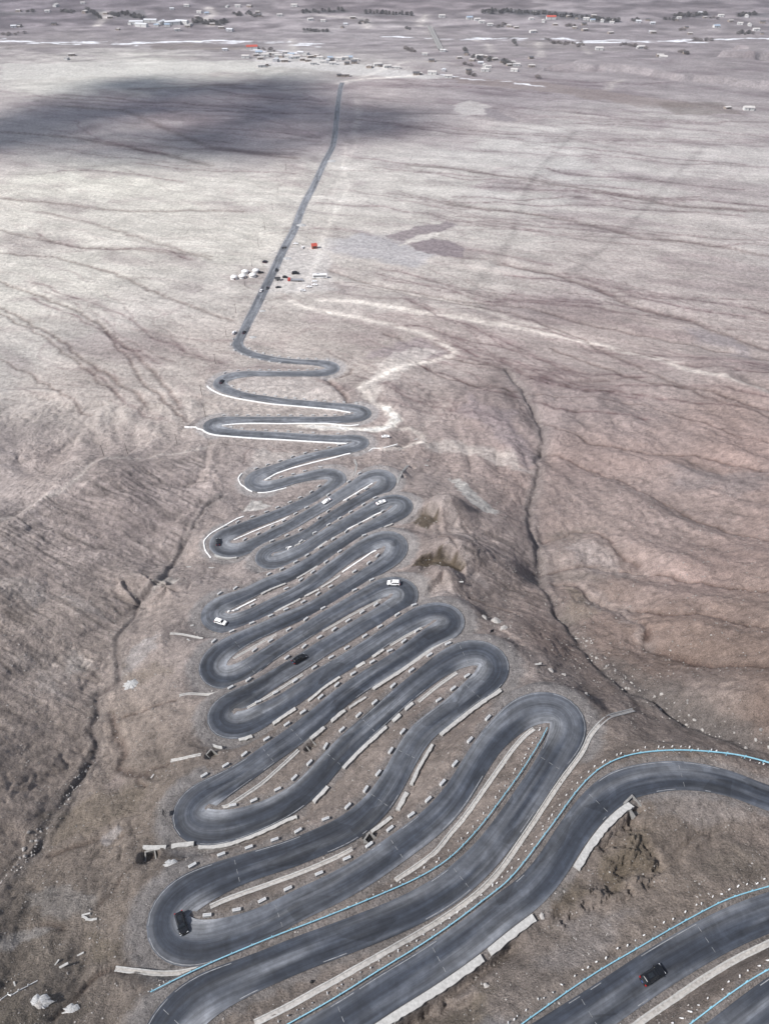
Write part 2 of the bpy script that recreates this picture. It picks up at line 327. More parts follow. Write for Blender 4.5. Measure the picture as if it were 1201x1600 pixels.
PATCH = [ # polygons: pts, colour (linear), softness in m, strength
 ([(425,395),(470,380),(510,382),(520,410),(510,440),(520,452),(440,462),(415,455),(425,425)], (.50,.475,.45), 8, .62),
 ([(515,372),(560,362),(620,375),(690,398),(640,415),(560,402),(520,395)], (.33,.325,.34), 14, .6),
 ([(600,368),(650,355),(700,345),(712,352),(690,362),(650,372),(625,378)], (.20,.17,.175), 4, .85),
 ([(640,382),(670,372),(700,375),(724,388),(722,402),(690,400),(650,392)], (.20,.17,.175), 2, .95),
 ([(640,372),(665,365),(690,362),(670,374),(640,380),(620,385)], (.52,.49,.45), 3, .8),
 ([(706,165),(735,158),(770,165),(760,180),(720,182)], (.52,.50,.47), 12, .5),
 ([(755,168),(775,172),(808,188),(790,190),(760,182)], (.19,.17,.175), 5, .8),
 ([(560,560),(600,540),(650,530),(700,545),(690,558),(640,560)], (.26,.22,.22), 6, .7),
 ([(700,750),(715,752),(745,775),(778,800),(770,806),(735,790),(712,768)], (.40,.385,.36), 1.5, .85),
 ([(380,800),(395,782),(410,785),(425,795),(400,802)], (.42,.40,.375), 1.2, .85),
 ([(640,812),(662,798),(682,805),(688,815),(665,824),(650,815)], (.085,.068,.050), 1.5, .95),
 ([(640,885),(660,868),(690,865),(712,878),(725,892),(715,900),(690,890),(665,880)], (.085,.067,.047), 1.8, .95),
 ([(190,1035),(215,1005),(250,995),(245,1012),(215,1040),(195,1055)], (.27,.25,.24), 2.0, .8),
 ([(240,905),(262,895),(280,900),(262,912),(240,918)], (.36,.33,.30), 1.5, .8),
 ([(160,1305),(185,1292),(190,1300),(175,1318),(158,1312)], (.25,.23,.22), 1.2, .8),
 ([(160,1225),(185,1195),(195,1215),(175,1235)], (.24,.20,.18), 1.5, .6),
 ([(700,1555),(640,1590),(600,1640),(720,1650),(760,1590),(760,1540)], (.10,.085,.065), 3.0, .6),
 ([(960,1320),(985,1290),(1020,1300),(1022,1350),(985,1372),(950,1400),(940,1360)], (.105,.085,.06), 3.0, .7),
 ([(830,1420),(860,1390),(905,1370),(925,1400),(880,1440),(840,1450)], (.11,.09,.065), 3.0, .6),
 ([(730,610),(790,640),(840,700),(830,740),(760,680),(715,640)], (.24,.205,.21), 8.0, .5),
 ([(1050,510),(1130,520),(1190,560),(1120,545)], (.24,.215,.22), 8.0, .6),
 ([(20,1030),(50,1010),(130,1030),(120,1075),(60,1050)], (.27,.235,.21), 4.0, .5),
 ([(885,852),(898,836),(930,842),(962,868),(972,880),(940,872),(905,866)], (.33,.285,.265), 3, .6),  # pale crest patches paint sunlight on the lobe edges into the ground
 ([(912,902),(950,915),(985,935),(1008,965),(1022,1003),(1010,1000),(985,965),(945,945),(905,930)], (.27,.228,.208), 3, .55),
 ([(910,880),(960,872),(1010,885),(990,892),(935,892)], (.29,.25,.23), 3, .5),
 ([(880,905),(915,915),(925,950),(905,970),(880,940)], (.17,.145,.115), 5, .5),
 ([(860,825),(890,815),(925,822),(900,835),(870,838)], (.16,.135,.12), 3, .6),
 ([(870,880),(930,886),(945,905),(900,900),(865,890)], (.17,.145,.128), 3, .55),
 ([(1040,730),(1120,725),(1201,735),(1201,765),(1120,760),(1060,755)], (.20,.175,.17), 8, .55),  # dark patch painting cloud shadow and slope shade onto the right hill
 ([(0,900),(40,905),(80,930),(60,950),(0,930)], (.28,.25,.23), 3, .6),
 ([(80,925),(130,940),(170,965),(120,960)], (.29,.26,.24), 3, .55),
 ([(105,1010),(130,1012),(135,1040),(115,1055),(100,1030)], (.33,.30,.275), 2.5, .6),
 ([(60,1050),(110,1080),(100,1090),(55,1070)], (.28,.25,.23), 2.5, .5),
 ([(185,1040),(250,1035),(262,1055),(200,1068)], (.15,.125,.10), 3, .5),
 ([(662,797),(690,790),(715,815),(735,850),(712,846),(692,814)], (.31,.27,.25), 2.5, .6), ([(690,866),(712,860),(745,890),(765,920),(735,912),(726,890)], (.29,.25,.23), 2.5, .6), ([(655,935),(690,908),(730,940),(745,955),(690,948)], (.33,.29,.27), 2.0, .6),
 ([(50,1395),(110,1385),(150,1400),(140,1430),(70,1440)], (.215,.20,.185), 2.0, .6), ([(0,1465),(60,1452),(95,1452),(60,1470),(0,1490)], (.25,.235,.22), 1.2, .65), ([(60,1270),(150,1240),(230,1220),(200,1280),(120,1310),(70,1320)], (.145,.12,.092), 3, .55), ([(130,1460),(190,1470),(200,1490),(150,1490)], (.125,.105,.08), 2, .6), ([(0,1560),(60,1570),(120,1590),(60,1640),(0,1640)], (.11,.095,.075), 3, .5), ([(1010,1210),(1100,1225),(1180,1270),(1100,1290),(1020,1270)], (.235,.21,.195), 2.5, .5), ([(830,1500),(900,1450),(980,1420),(960,1460),(880,1520)], (.22,.20,.19), 3, .5), ([(1100,1330),(1201,1320),(1201,1370),(1120,1380)], (.135,.115,.095), 3, .5),
 ([(470,662),(520,661),(565,666),(598,667),(612,652),(596,636),(606,634),(626,655),(612,672),(560,678),(500,673)], (.62,.58,.52), 2.5, .8),
 ([(395,590),(470,590),(500,592),(540,628),(470,624),(400,614),(372,603)], (.47,.43,.40), 4, .55),
 ([(600,560),(640,540),(690,548),(640,575),(600,600),(585,625),(565,610)], (.52,.48,.44), 5, .55),
 ([(640,690),(720,690),(790,705),(830,740),(800,735),(740,710),(680,705)], (.46,.42,.385), 5, .55),
 ([(400,700),(440,706),(490,712),(470,722),(420,730),(392,728)], (.42,.385,.355), 3, .55),
 ([(288,668),(306,655),(322,650),(322,662),(314,671)], (.135,.12,.118), 2, .75),
 ([(318,598),(330,590),(335,600),(328,606)], (.15,.13,.125), 2, .7),
 ([(172,17),(225,16),(228,30),(180,30)], (.085,.082,.085), 9, .75), ([(132,13),(160,14),(162,31),(140,31)], (.085,.082,.085), 9, .7), ([(300,31),(355,30),(357,39),(300,39)], (.08,.078,.08), 9, .75),
 ([(785,13),(850,16),(930,24),(970,34),(960,37),(880,29),(785,21)], (.075,.075,.08), 8, .8), ([(755,14),(785,14),(783,23),(755,22)], (.085,.082,.085), 8, .7), ([(472,15),(545,16),(545,20),(472,21)], (.09,.088,.09), 7, .7), ([(473,45),(515,46),(515,51),(473,51)], (.10,.095,.095), 7, .6),
 ([(1050,22),(1105,20),(1110,28),(1050,29)], (.085,.082,.085), 8, .7), ([(1150,20),(1201,20),(1201,27),(1150,27)], (.09,.088,.09), 8, .6), ([(0,18),(60,19),(60,24),(0,24)], (.10,.095,.095), 8, .6), ([(560,20),(645,22),(645,25),(560,25)], (.09,.088,.09), 7, .6),
 ([(230,70),(300,68),(395,72),(400,77),(300,78),(240,77)], (.15,.125,.11), 12, .6), ([(0,68),(90,70),(200,74),(60,77),(0,76)], (.17,.15,.14), 12, .55), ([(700,120),(850,128),(1000,150),(1100,165),(1000,166),(840,142),(720,130)], (.20,.165,.15), 14, .6), ([(1020,160),(1130,160),(1160,178),(1060,180)], (.12,.10,.085), 10, .5), ([(600,52),(720,56),(850,54),(850,58),(700,62)], (.17,.155,.15), 12, .5), ([(820,62),(930,68),(1010,80),(900,80),(800,72)], (.20,.18,.17), 14, .5),
 ([(400,92),(480,88),(560,100),(680,118),(720,120),(640,124),(520,112),(430,104)], (.50,.49,.47), 14, .6),
 ([(0,125),(200,118),(400,112),(420,95),(250,95),(0,100)], (.50,.49,.45), 12, .6),
 ([(960,1020),(1060,1075),(1150,1120),(1201,1145),(1201,1190),(1100,1140),(1000,1095),(930,1050)], (.105,.095,.088), 3, .45),
]
ANCH = [(150,300,214,210,200),(100,420,208,203,195),(250,480,194,187,182),(60,560,188,182,177),(400,300,202,197,190),(300,110,200,197,190),(100,235,190,180,177),(250,180,172,160,162),(420,180,172,160,162),(560,190,172,160,160),(320,390,204,199,191),  # mauve anchors under the cloud put part of its shadow into the colour
 (800,250,190,186,184),(1000,300,186,180,177),(1150,250,184,178,176),(900,450,178,168,165),(700,450,190,182,177),(650,300,196,191,186),(1000,550,170,157,153),(700,580,172,160,156),(450,600,184,173,167),(200,640,186,176,170),
 (900,640,154,140,138),(900,700,156,137,132),(1100,700,155,134,128),(1100,850,152,132,126),(1100,950,144,124,115),(1000,1000,134,117,110),(1150,1050,126,108,99),(950,800,150,134,130),
 (200,760,162,148,144),(100,850,160,147,142),(50,950,158,145,138),(100,1150,150,137,129),(0,1250,148,135,127),(30,740,150,140,138),(350,800,150,139,137),(400,920,152,141,138),(750,880,150,137,133),(880,1030,142,131,127),
 (150,1350,124,113,105),(60,1480,122,112,104),(60,1580,116,107,99),(500,1260,130,119,113),(700,1320,128,117,111),(1050,1320,126,114,105),(900,1520,134,124,118),(1150,1350,124,113,106),(1050,1170,134,122,117),
 (300,50,140,132,136),(900,50,142,134,138),(600,8,118,109,113),(150,6,116,108,114),(1050,6,120,112,116),(1100,130,140,132,134),(850,140,150,142,145),(480,60,150,143,146)]
def lin(c):
    c = np.asarray(c, float) / 255.0
    return np.where(c <= 0.04045, c / 12.92, ((c + 0.055) / 1.055) ** 2.4)
KALB = 0.80

def wiggle(P, amp, seed):
    P = resample(P, 1.5)
    t = np.arange(len(P)) * 1.5
    n = np.stack([-np.gradient(P[:, 1]), np.gradient(P[:, 0])], 1); n /= np.linalg.norm(n, axis=1)[:, None] + 1e-9
    w = fbm(t / 14.0, t * 0 + seed * 7.7, 3)
    return P + n * (w * amp)[:, None]

def line_field(P, hw, far):
    """distance from every grid vertex near a polyline, as a bump in 0..1"""
    out = np.zeros_like(X); P = resample(P, max(.8, hw * .6))
    r0 = np.searchsorted(GY, P[:, 1].min() - far); r1 = np.searchsorted(GY, P[:, 1].max() + far)
    for a in range(r0, r1, 12):
        b = min(a + 12, r1)
        near = P[(P[:, 1] > GY[a] - far) & (P[:, 1] < GY[b-1] + far)]
        if len(near) == 0: continue
        sc = fan(GY[a:b])
        c0 = np.searchsorted(GU, (near[:, 0].min() - far) / (sc.min() if near[:, 0].min() - far < 0 else sc.max()))
        c1 = np.searchsorted(GU, (near[:, 0].max() + far) / (sc.min() if near[:, 0].max() + far > 0 else sc.max()))
        if c1 <= c0: continue
        for c in range(c0, c1, 48):
            d_ = min(c + 48, c1)
            xs, ys = X[a:b, c:d_], Y[a:b, c:d_]
            q = near[(near[:, 0] > xs.min() - far) & (near[:, 0] < xs.max() + far)]
            if len(q) == 0: continue
            d2 = ((xs[..., None] - q[:, 0]) ** 2 + (ys[..., None] - q[:, 1]) ** 2).min(-1)
            out[a:b, c:d_] = np.maximum(out[a:b, c:d_], np.exp(-d2 / (hw * hw)))
    return out

def inside(P, soft):
    """soft inside mask of a polygon in ground coordinates"""
    far = soft * 2
    out = np.zeros_like(X)
    r0 = np.searchsorted(GY, P[:, 1].min() - far); r1 = np.searchsorted(GY, P[:, 1].max() + far)
    if r1 <= r0: return out
    xs, ys = X[r0:r1], Y[r0:r1]
    cs = np.where(((xs > P[:, 0].min() - far) & (xs < P[:, 0].max() + far)).any(0))[0]
    if len(cs) == 0: return out
    c0, c1 = cs[0], cs[-1] + 1
    xs, ys = xs[:, c0:c1], ys[:, c0:c1]
    wx = xs + soft * 0.9 * fbm(xs / (soft * 3), ys / (soft * 3), 3); wy = ys + soft * 0.9 * fbm(xs / (soft * 3) + 40, ys / (soft * 3), 3)
    ins = np.zeros(xs.shape, bool); dm = np.full(xs.shape, 1e9)
    n = len(P)
    for i in range(n):
        x1, y1 = P[i]; x2, y2 = P[(i + 1) % n]
        cr = ((y1 > wy) != (y2 > wy)) & (wx < (x2 - x1) * (wy - y1) / (y2 - y1 + 1e-12) + x1)
        ins ^= cr
        L2 = (x2-x1)**2 + (y2-y1)**2 + 1e-9
        t = np.clip(((wx-x1)*(x2-x1) + (wy-y1)*(y2-y1)) / L2, 0, 1)
        dm = np.minimum(dm, np.hypot(wx - x1 - t*(x2-x1), wy - y1 - t*(y2-y1)))
    sd = np.where(ins, dm, -dm)
    out[r0:r1, c0:c1] = sstep(-soft * .5, soft * .5, sd)
    return out

# ---- heights
Hb = base_depth(X, Y)
Z = CAMZ - Hb
e = 3.0
gx = -(base_depth(X + e, Y) - base_depth(X - e, Y)) / (2 * e)
gy = -(base_depth(X, Y + e) - base_depth(X, Y - e)) / (2 * e)
plain = sstep(360, 470, Y + 0.12 * np.abs(X) + 25 * noise(X / 90, Y / 90))
# rills on the plain run from far left to near right
dxp, dyp = 0.93, -0.37
DX = -gx * (1 - plain) * 4 + dxp * plain; DY = -gy * (1 - plain) * 4 + dyp * plain
L = np.hypot(DX, DY) + 1e-6; DX /= L; DY /= L
def erosion(freq, seed, dx, dy):
    px = X * freq + 0.18 * noise(X * freq * .7 + seed, Y * freq * .7); py = Y * freq + 0.18 * noise(X * freq * .7, Y * freq * .7 + seed)
    ix = np.floor(px); iy = np.floor(py)
    num = np.zeros_like(X); den = np.zeros_like(X)
    for j in (-1, 0, 1):
        for i in (-1, 0, 1):
            cx = (ix + i).astype(np.int64); cy = (iy + j).astype(np.int64)
            h = _perm[(_perm[cx & 255] + cy + seed) & 255]; h2 = _perm[(h + 91) & 255]
            ox = px - (cx + h / 256.0); oy = py - (cy + h2 / 256.0)
            w = np.exp(-2.2 * (ox * ox + oy * oy))
            num += w * np.cos(2 * math.pi * (ox * -dy + oy * dx) * 1.25 + h2 * 0.0245); den += w
    return num / den
E1 = erosion(1 / 42.0, 3, DX, DY); E2 = erosion(1 / 19.0, 31, DX, DY); E3 = erosion(1 / 8.0, 57, DX, DY)
E4 = erosion(1 / 3.6, 77, DX, DY)
# distance to the road and the benches cut for it
AP = np.zeros(X.shape); DR = np.full(X.shape, 60.0); ZI = Z.copy(); SIDE = np.zeros_like(X)
samp = np.stack([RX, RY, RZ, HW, nor[:, 0], nor[:, 1], curv], 1)
r1 = np.searchsorted(GY, RY.max() + 30)
for a in range(0, r1, 12):
    b = min(a + 12, r1)
    k1 = (RY > GY[a] - 16) & (RY < GY[b-1] + 16)
    if not k1.any(): continue
    s1 = samp[k1]
    for c in range(0, NCOL, 40):
        d_ = min(c + 40, NCOL)
        xs, ys = X[a:b, c:d_], Y[a:b, c:d_]
        q = s1[(s1[:, 0] > xs.min() - 16) & (s1[:, 0] < xs.max() + 16)]
        if len(q) == 0: continue
        d = np.sqrt((xs[..., None] - q[:, 0]) ** 2 + (ys[..., None] - q[:, 1]) ** 2) - q[:, 3]
        w = 1.0 / (np.maximum(d - 1.3, 0) + 0.30) ** 3
        w /= w.max(-1, keepdims=True)
        ZI[a:b, c:d_] = (w * q[:, 2]).sum(-1) / w.sum(-1)
        DR[a:b, c:d_] = d.min(-1); ni = d.argmin(-1); qq = q[ni]
        sd_ = (xs - qq[..., 0]) * qq[..., 4] + (ys - qq[..., 1]) * qq[..., 5]
        AP[a:b, c:d_] = sstep(.03, .075, np.abs(qq[..., 6])) * (sd_ * qq[..., 6] < 0)
hill = (1 - plain)
off = sstep(2.0, 16.0, DR)
rib = np.abs(noise(X / 7 + .6 * noise(X / 11, Y / 11), Y / 7)) + .5 * np.abs(noise(X / 2.9, Y / 2.9 + .5 * noise(X / 6, Y / 6)))
rough = 0.40 * fbm(X / 5.5, Y / 5.5, 3) + 0.16 * fbm(X / 1.3, Y / 1.3, 3) - .55 * np.exp(-(rib * 4.0) ** 2) * sstep(-.2, .5, noise(X / 26, Y / 26))
relief = hill * (1.25 * E1 + 0.6 * E2 + 0.15 * E3 + 3.2 * fbm(X / 60, Y / 60, 3)) + plain * (0.9 * fbm(X / 120, Y / 120, 3) + 0.35 * E1 + 0.22 * E2 + 0.12 * E3)
relief *= sstep(-60, 0, Y) * (1 - 0.6 * sstep(1500, 1900, Y))
chan = hill * off * (sstep(-.70, -.93, E1) + .6 * sstep(-.74, -.95, E2)) * sstep(-.5, .3, noise(X / 34 + 9, Y / 34))
Zn = Z - .9 * chan + relief * off + rough * hill * sstep(1.2, 4, DR)
t = sstep(1.5, 11.0, DR)
Z = ZI * (1 - t) + Zn * t
Z += (1 - t) * hill * sstep(1.4, 3.0, DR) * (0.30 * fbm(X / 2.2, Y / 2.2, 3))
gul = np.zeros_like(X); gulw = np.zeros_like(X)
for i, (P, hw, dep) in enumerate(GULLY):
    P = wiggle(pickl(P), 1.6 if i < 4 else 2.2, i)
    k = max(1.0, P[:, 1].mean() / 420.0)
    if P[:, 1].mean() > 380: hw = hw * 1.7
    f = line_field(P, hw * k, hw * k * 3)
    Z -= dep * f * sstep(0.5, 4, DR)
    gul = np.maximum(gul, f * min(1.0, .35 + dep * 1.4))
    wd_, wh_ = {0:(1.4,8), 1:(.4,6), 2:(.8,4), 4:(3.4,10), 5:(4.0,9), 6:(4.6,9), 7:(2.6,6), 8:(3.6,8), 9:(3.0,9), 13:(1.2,7), 14:(1.5,8)}.get(i, (0, 0))
    if wd_: Z -= wd_ * line_field(P, wh_, wh_ * 2.4) * sstep(1.5, 12, DR)
    if i < 2: gulw = np.maximum(gulw, line_field(P, hw * k * 2.6, hw * k * 7))
trk = np.zeros_like(X)
for i, (P, hw, st) in enumerate(TRACK):
    P = wiggle(pickl(P), 0.8, 50 + i)
    k = max(1.0, P[:, 1].mean() / 700.0)
    trk = np.maximum(trk, st * line_field(P, hw * k, hw * k * 3))
# rills wandering over the plain, each with its tributaries
rg = np.random.default_rng(21); RILL = np.zeros_like(X); HALO = np.zeros_like(X)
def walk(x, y, n, a0, seed, st=4.0):
    P = [(x, y)]
    for k in range(n):
        a = a0 + 0.42 * float(fbm(np.array(x / 70.0), np.array(y / 70.0), 2)) + 0.55 * float(noise(np.array(k / 3.5), np.array(seed * 3.1)))
        x += st * math.cos(a); y += st * math.sin(a); P.append((x, y))
    return np.array(P)
for q in range(150):
    yy = 385 + 1050 * rg.random() ** 1.5; xx = (rg.random() * 1.5 - .95) * .45 * (yy + 130)
    st = 3.0 + yy / 260; a0 = -0.30 - .30 * sstep(650, 430, np.array(yy)) - (.25 if xx < -60 and yy < 560 else 0) + .08 * rg.standard_normal()
    P = walk(xx, yy, int(rg.integers(18, 60)), float(a0), q, st)
    P = P[((RX[::3][None] - P[:, :1]) ** 2 + (RY[::3][None] - P[:, 1:]) ** 2).min(1) > 150]
    if len(P) < 6 or P[:, 1].min() < 330: continue
    if np.abs(np.diff(P, axis=0)).max() > 3 * st: continue
    k = max(1.0, P[:, 1].mean() / 480.0); f = rg.uniform(.5, 1.0)
    RILL = np.maximum(RILL, f * line_field(resample(P, 1.5), 1.35 * k, 3.6 * k)); HALO = np.maximum(HALO, f * rg.uniform(.2, 1) * line_field(resample(P, 3.0), 5.5 * k, 13 * k))
    for _ in range(int(rg.integers(1, 4))):
        j = int(rg.integers(0, len(P))); P2 = walk(P[j, 0], P[j, 1], int(rg.integers(6, 20)), float(a0) + math.pi + rg.choice([-.32, .32]), q + 300, st)
        RILL = np.maximum(RILL, .65 * f * line_field(resample(P2, 1.5), 1.05 * k, 2.8 * k))
Z -= .35 * RILL * sstep(2, 8, DR)
# rock faces cut beside the hairpins and the broken bank by the lowest bends
for (P, dz) in [([(700,1560),(640,1592),(600,1640),(720,1650),(750,1590),(745,1550)], -2.4), ([(980,1262),(998,1246),(1004,1262),(992,1280),(980,1276)], -2.6)]:
    mk = inside(pickl(P), 1.4)
    Z += dz * mk * sstep(0.8, 2.2, DR)
# mounds with a broken face on the road side
for brow, ctr, rad, hgt in [([(630,815),(636,808),(645,799),(662,796),(680,801),(690,812),(694,824),(696,836)], (694,797), 11.0, 9.0),
                            ([(632,898),(638,888),(652,872),(672,866),(695,866),(712,876),(726,892),(730,908)], (712,864), 12.0, 9.5),
                            ([(640,945),(652,932),(668,916),(690,906),(702,913),(706,924)], (692,905), 8.0, 5.5)]:
    B = gsmooth(resample(pickl(brow), .5), 2); c_ = pick(*ctr)
    B = B + .5 * np.stack([noise(B[:, 0] / 1.7, B[:, 1] / 1.7), noise(B[:, 0] / 1.7 + 9, B[:, 1] / 1.7)], 1)
    T_ = np.gradient(B, axis=0); N_ = np.stack([-T_[:, 1], T_[:, 0]], 1); N_ /= np.linalg.norm(N_, axis=1)[:, None]
    r0_, r1_i = np.searchsorted(GY, c_[1] - 40), np.searchsorted(GY, c_[1] + 40)
    xs, ys = X[r0_:r1_i], Y[r0_:r1_i]
    cs = np.where((np.abs(xs - c_[0]) < 40).any(0))[0]; c0_, c1_ = cs[0], cs[-1] + 1
    xs, ys = xs[:, c0_:c1_], ys[:, c0_:c1_]
    d2 = (xs[..., None] - B[:, 0]) ** 2 + (ys[..., None] - B[:, 1]) ** 2; k_ = d2.argmin(-1)
    sd_ = (xs - B[k_, 0]) * N_[k_, 0] + (ys - B[k_, 1]) * N_[k_, 1]
    g_ = np.exp(-((xs - c_[0]) ** 2 + (ys - c_[1]) ** 2) / rad ** 2)
    Z[r0_:r1_i, c0_:c1_] += hgt * g_ * sstep(-1.9, 0.2, sd_) * sstep(.6, 3.0, DR[r0_:r1_i, c0_:c1_])
dk = line_field(pickl([(795,1476),(750,1506),(700,1541),(650,1577),(600,1615)]), 1.7, 4)
Z -= 3.2 * dk * sstep(1.7, 2.6, DR)
ledge = inside(pickl([(960,1310),(985,1285),(1020,1300),(1026,1360),(985,1385),(940,1420),(880,1450),(830,1460),(880,1400),(930,1370)]), 4.0)
Z += ledge * sstep(0.8, 3, DR) * (2.0 * np.round(fbm(X / 6 + 3, Y / 3.6, 3) * 2.0) / 2.0 - 0.5)
for (qx, qy, rr, dz) in [(231,1336,1.9,-2.2),(332,1180,1.6,-1.8),(486,1160,1.7,-1.8),(581,1312,1.5,-1.6),(643,730,1.5,-1.5),(628,748,1.2,-1.2)]:
    q = pick(qx, qy); d_ = np.hypot(X - q[0], Y - q[1])
    Z += dz * sstep(rr * 1.6, rr * .7, d_) * sstep(0.8, 2.0, DR)
bluff = sstep(0, 1, (inside(pickl([(1130,98),(1150,84),(1201,74),(1330,70),(1400,95),(1201,100)]), 25)))
Z += 16 * bluff
scarp = inside(pickl([(860,112),(930,110),(1010,118),(1100,128),(1201,140),(1330,150),(1330,100),(1201,100),(1050,98),(900,100)]), 22)
Z += 9 * scarp
Z[:] = np.where(DR < 0.4, ZI - 0.16, Z)
rise = sstep(0.0, 1.0, DR)
ZR = Z

far_ = sstep(1850, 1960, Y)
# ---- soil colour
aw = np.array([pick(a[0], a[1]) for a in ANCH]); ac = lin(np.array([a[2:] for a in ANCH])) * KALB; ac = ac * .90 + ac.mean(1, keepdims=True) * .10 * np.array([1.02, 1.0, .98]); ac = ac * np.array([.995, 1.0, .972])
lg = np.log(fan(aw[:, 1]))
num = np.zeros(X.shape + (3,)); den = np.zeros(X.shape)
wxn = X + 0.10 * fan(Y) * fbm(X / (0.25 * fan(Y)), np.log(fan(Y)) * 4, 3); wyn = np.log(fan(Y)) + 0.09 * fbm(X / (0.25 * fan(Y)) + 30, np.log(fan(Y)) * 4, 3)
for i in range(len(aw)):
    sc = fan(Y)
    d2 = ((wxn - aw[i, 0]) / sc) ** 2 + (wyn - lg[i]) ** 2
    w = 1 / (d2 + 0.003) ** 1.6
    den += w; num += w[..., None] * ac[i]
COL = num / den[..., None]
del num, wxn, wyn
mul = 1 + hill * (0.07 * E1 + 0.06 * E2 + 0.06 * E3 + 0.03 * E4) + plain * (0.05 * E1 + 0.06 * E2 + 0.06 * E3)
mul *= 1 + 0.16 * fbm(X / 30, Y / 30, 4) + 0.10 * fbm(X / 3, Y / 3, 3) * sstep(500, 200, Y)
mul *= (1 - .34 * np.clip(chan, 0, 1.2)) * (1 + .14 * hill * sstep(.5, .95, E1))
# broad streaks of darker lichened ground on the plain
al = X * dxp + Y * dyp; ac_ = -X * dyp + Y * dxp
wv = 0.35 * fbm(X / 160, Y / 160, 3)
st1 = fbm(al / 260 + wv, ac_ / 42 + 1.6 * wv, 4); st2 = fbm(al / 90 + wv, ac_ / 13 + 3 * wv, 3)
r1_ = ridge(al / 190 + 1.5 * wv, ac_ / 30 + 4 * wv, 13) ; r2_ = ridge(al / 80 + 7 + 2 * wv, ac_ / 14 + 6 * wv, 9); r3_ = ridge(al / 30 + 3, ac_ / 5 + 9 * wv, 7)
nearer = sstep(900, 500, Y)
plm = sstep(300, 420, Y + 30 * noise(X / 80, Y / 80)) * sstep(1750, 1500, Y)
st0 = fbm(al / 120 + 2 * wv, ac_ / 60 - 1.2 * wv, 4)
mul *= 1 + plm * (0.09 * st1 + 0.07 * st2 + 0.09 * st0)
dark = plm * np.clip(0.35 * r1_ * sstep(-.3, .4, st1 + st2) + 0.30 * r2_ * sstep(-.2, .5, noise(X / 70 + 5, Y / 70)) + 0.20 * r3_ * nearer * sstep(-.4,.3,st0), 0, 1)
COL *= np.clip(mul, 0.45, 1.6)[..., None]
DARKC = np.array([0.62, 0.55, 0.57])
mauve = (plm * sstep(-.1, -.75, st0 + .6 * st1) * .5)[..., None]
COL = COL * (1 - mauve) + COL * np.array([.74, .67, .71]) * mauve
COL *= 1 - (dark * 0.95)[..., None] * (1 - DARKC)
COL *= 1 - (np.clip(RILL * (.55 + .5 * fbm(X / 6, Y / 6, 2)) + .0, 0, 1) * .78)[..., None] * np.array([.86, 1.0, .97])
COL *= 1 - (np.clip(HALO * (.7 + .5 * fbm(X / 12, Y / 12, 3)), 0, 1) * .30)[..., None] * np.array([.85, 1.0, .92])
COL *= 1 - np.clip(gul * (0.75 + 0.4 * fbm(X / 3, Y / 3, 2)), 0, 1)[..., None] * (1 - np.array([0.48, 0.43, 0.42]))
for P, c, soft, st in PATCH:
    mk = (inside(pickl(P), soft) * st)[..., None]
    COL = COL * (1 - mk) + np.array(c) * KALB / 0.8 * mk * np.clip(1 + 0.22 * fbm(X / 4, Y / 4, 3) + .08 * E3, .5, 1.6)[..., None]
for P, hw in DBAND: COL *= 1 - (.20 * line_field(pickl(P), hw, hw * 3) * (1 + .6 * fbm(X / 18, Y / 18, 3)))[..., None]
tk = np.clip(trk * (0.85 + 0.5 * fbm(X / 9, Y / 9, 3)), 0, 1)[..., None]
COL = COL * (1 - tk) + (.5 * np.minimum(COL * 1.5, .66) + .5 * np.array([.72, .675, .60]) * np.clip(COL.mean(-1, keepdims=True) / .30, .45 + .5 * far_[..., None], 1.05)) * tk
# animal tracks along the left hill and the flank right of the hairpins
lh = inside(pickl([(0,820),(150,735),(330,700),(330,800),(290,850),(215,930),(190,1000),(120,1100),(0,1200),(-200,1200),(-200,850)]), 6)
pa = pickl([(140,770),(290,850)]); v = pa[1] - pa[0]; v /= np.linalg.norm(v)
sa = X * v[0] + Y * v[1]; sb = -X * v[1] + Y * v[0]
stri = .6 * fbm(sa / 45, sb / 2.3 + .7 * noise(X / 22, Y / 22), 3) - 1.1 * (ridge(sa / 60, sb / 4.6 + .5 * noise(X / 20, Y / 20), 7) - .3) * sstep(-.5, .4, noise(X / 25, Y / 25))
rs = inside(pickl([(690,820),(730,830),(830,850),(845,890),(870,950),(840,970),(760,920),(720,880)]), 5)
pb = pickl([(700,820),(850,880)]); v = pb[1] - pb[0]; v /= np.linalg.norm(v)
stri2 = fbm((X * v[0] + Y * v[1]) / 25, (-X * v[1] + Y * v[0]) / 1.6 + noise(X / 12, Y / 12), 3)
COL *= 1 + (0.46 * lh * stri + 0.42 * rs * stri2)[..., None]
Z += (0.16 * lh * stri + 0.14 * rs * stri2) * sstep(2, 5, DR)
rh = inside(pickl([(860,760),(1000,720),(1201,720),(1400,760),(1400,1150),(1201,1140),(1050,1070),(930,1000),(870,900)]), 8)
stri3 = fbm(X / 2.2 + noise(X / 15, Y / 15), Y / 16, 3)
COL *= 1 + (0.15 * rh * stri3)[..., None]
# gravel verge beside the road
verge = (sstep(2.4 + 3.6 * AP, 0.5 + 2.4 * AP, DR + 0.8 * fbm(X / 2.5, Y / 2.5, 2)))[..., None] * (0.6 + .25 * AP[..., None])
vc = np.array([0.175, 0.165, 0.16]) * (1 + 0.9 * sstep(80, 420, Y))[..., None]
COL = COL * (1 - verge) + vc * verge
# stony gully beds
gb = np.clip(gulw * 0.55, 0, 1)[..., None]
COL = COL * (1 - gb) + np.array([0.125, 0.115, 0.11]) * (1 + 0.5 * sstep(100, 260, Y))[..., None] * gb * np.clip(1 + .5 * fbm(X / 1.2, Y / 1.2, 2), .4, 2)[..., None]
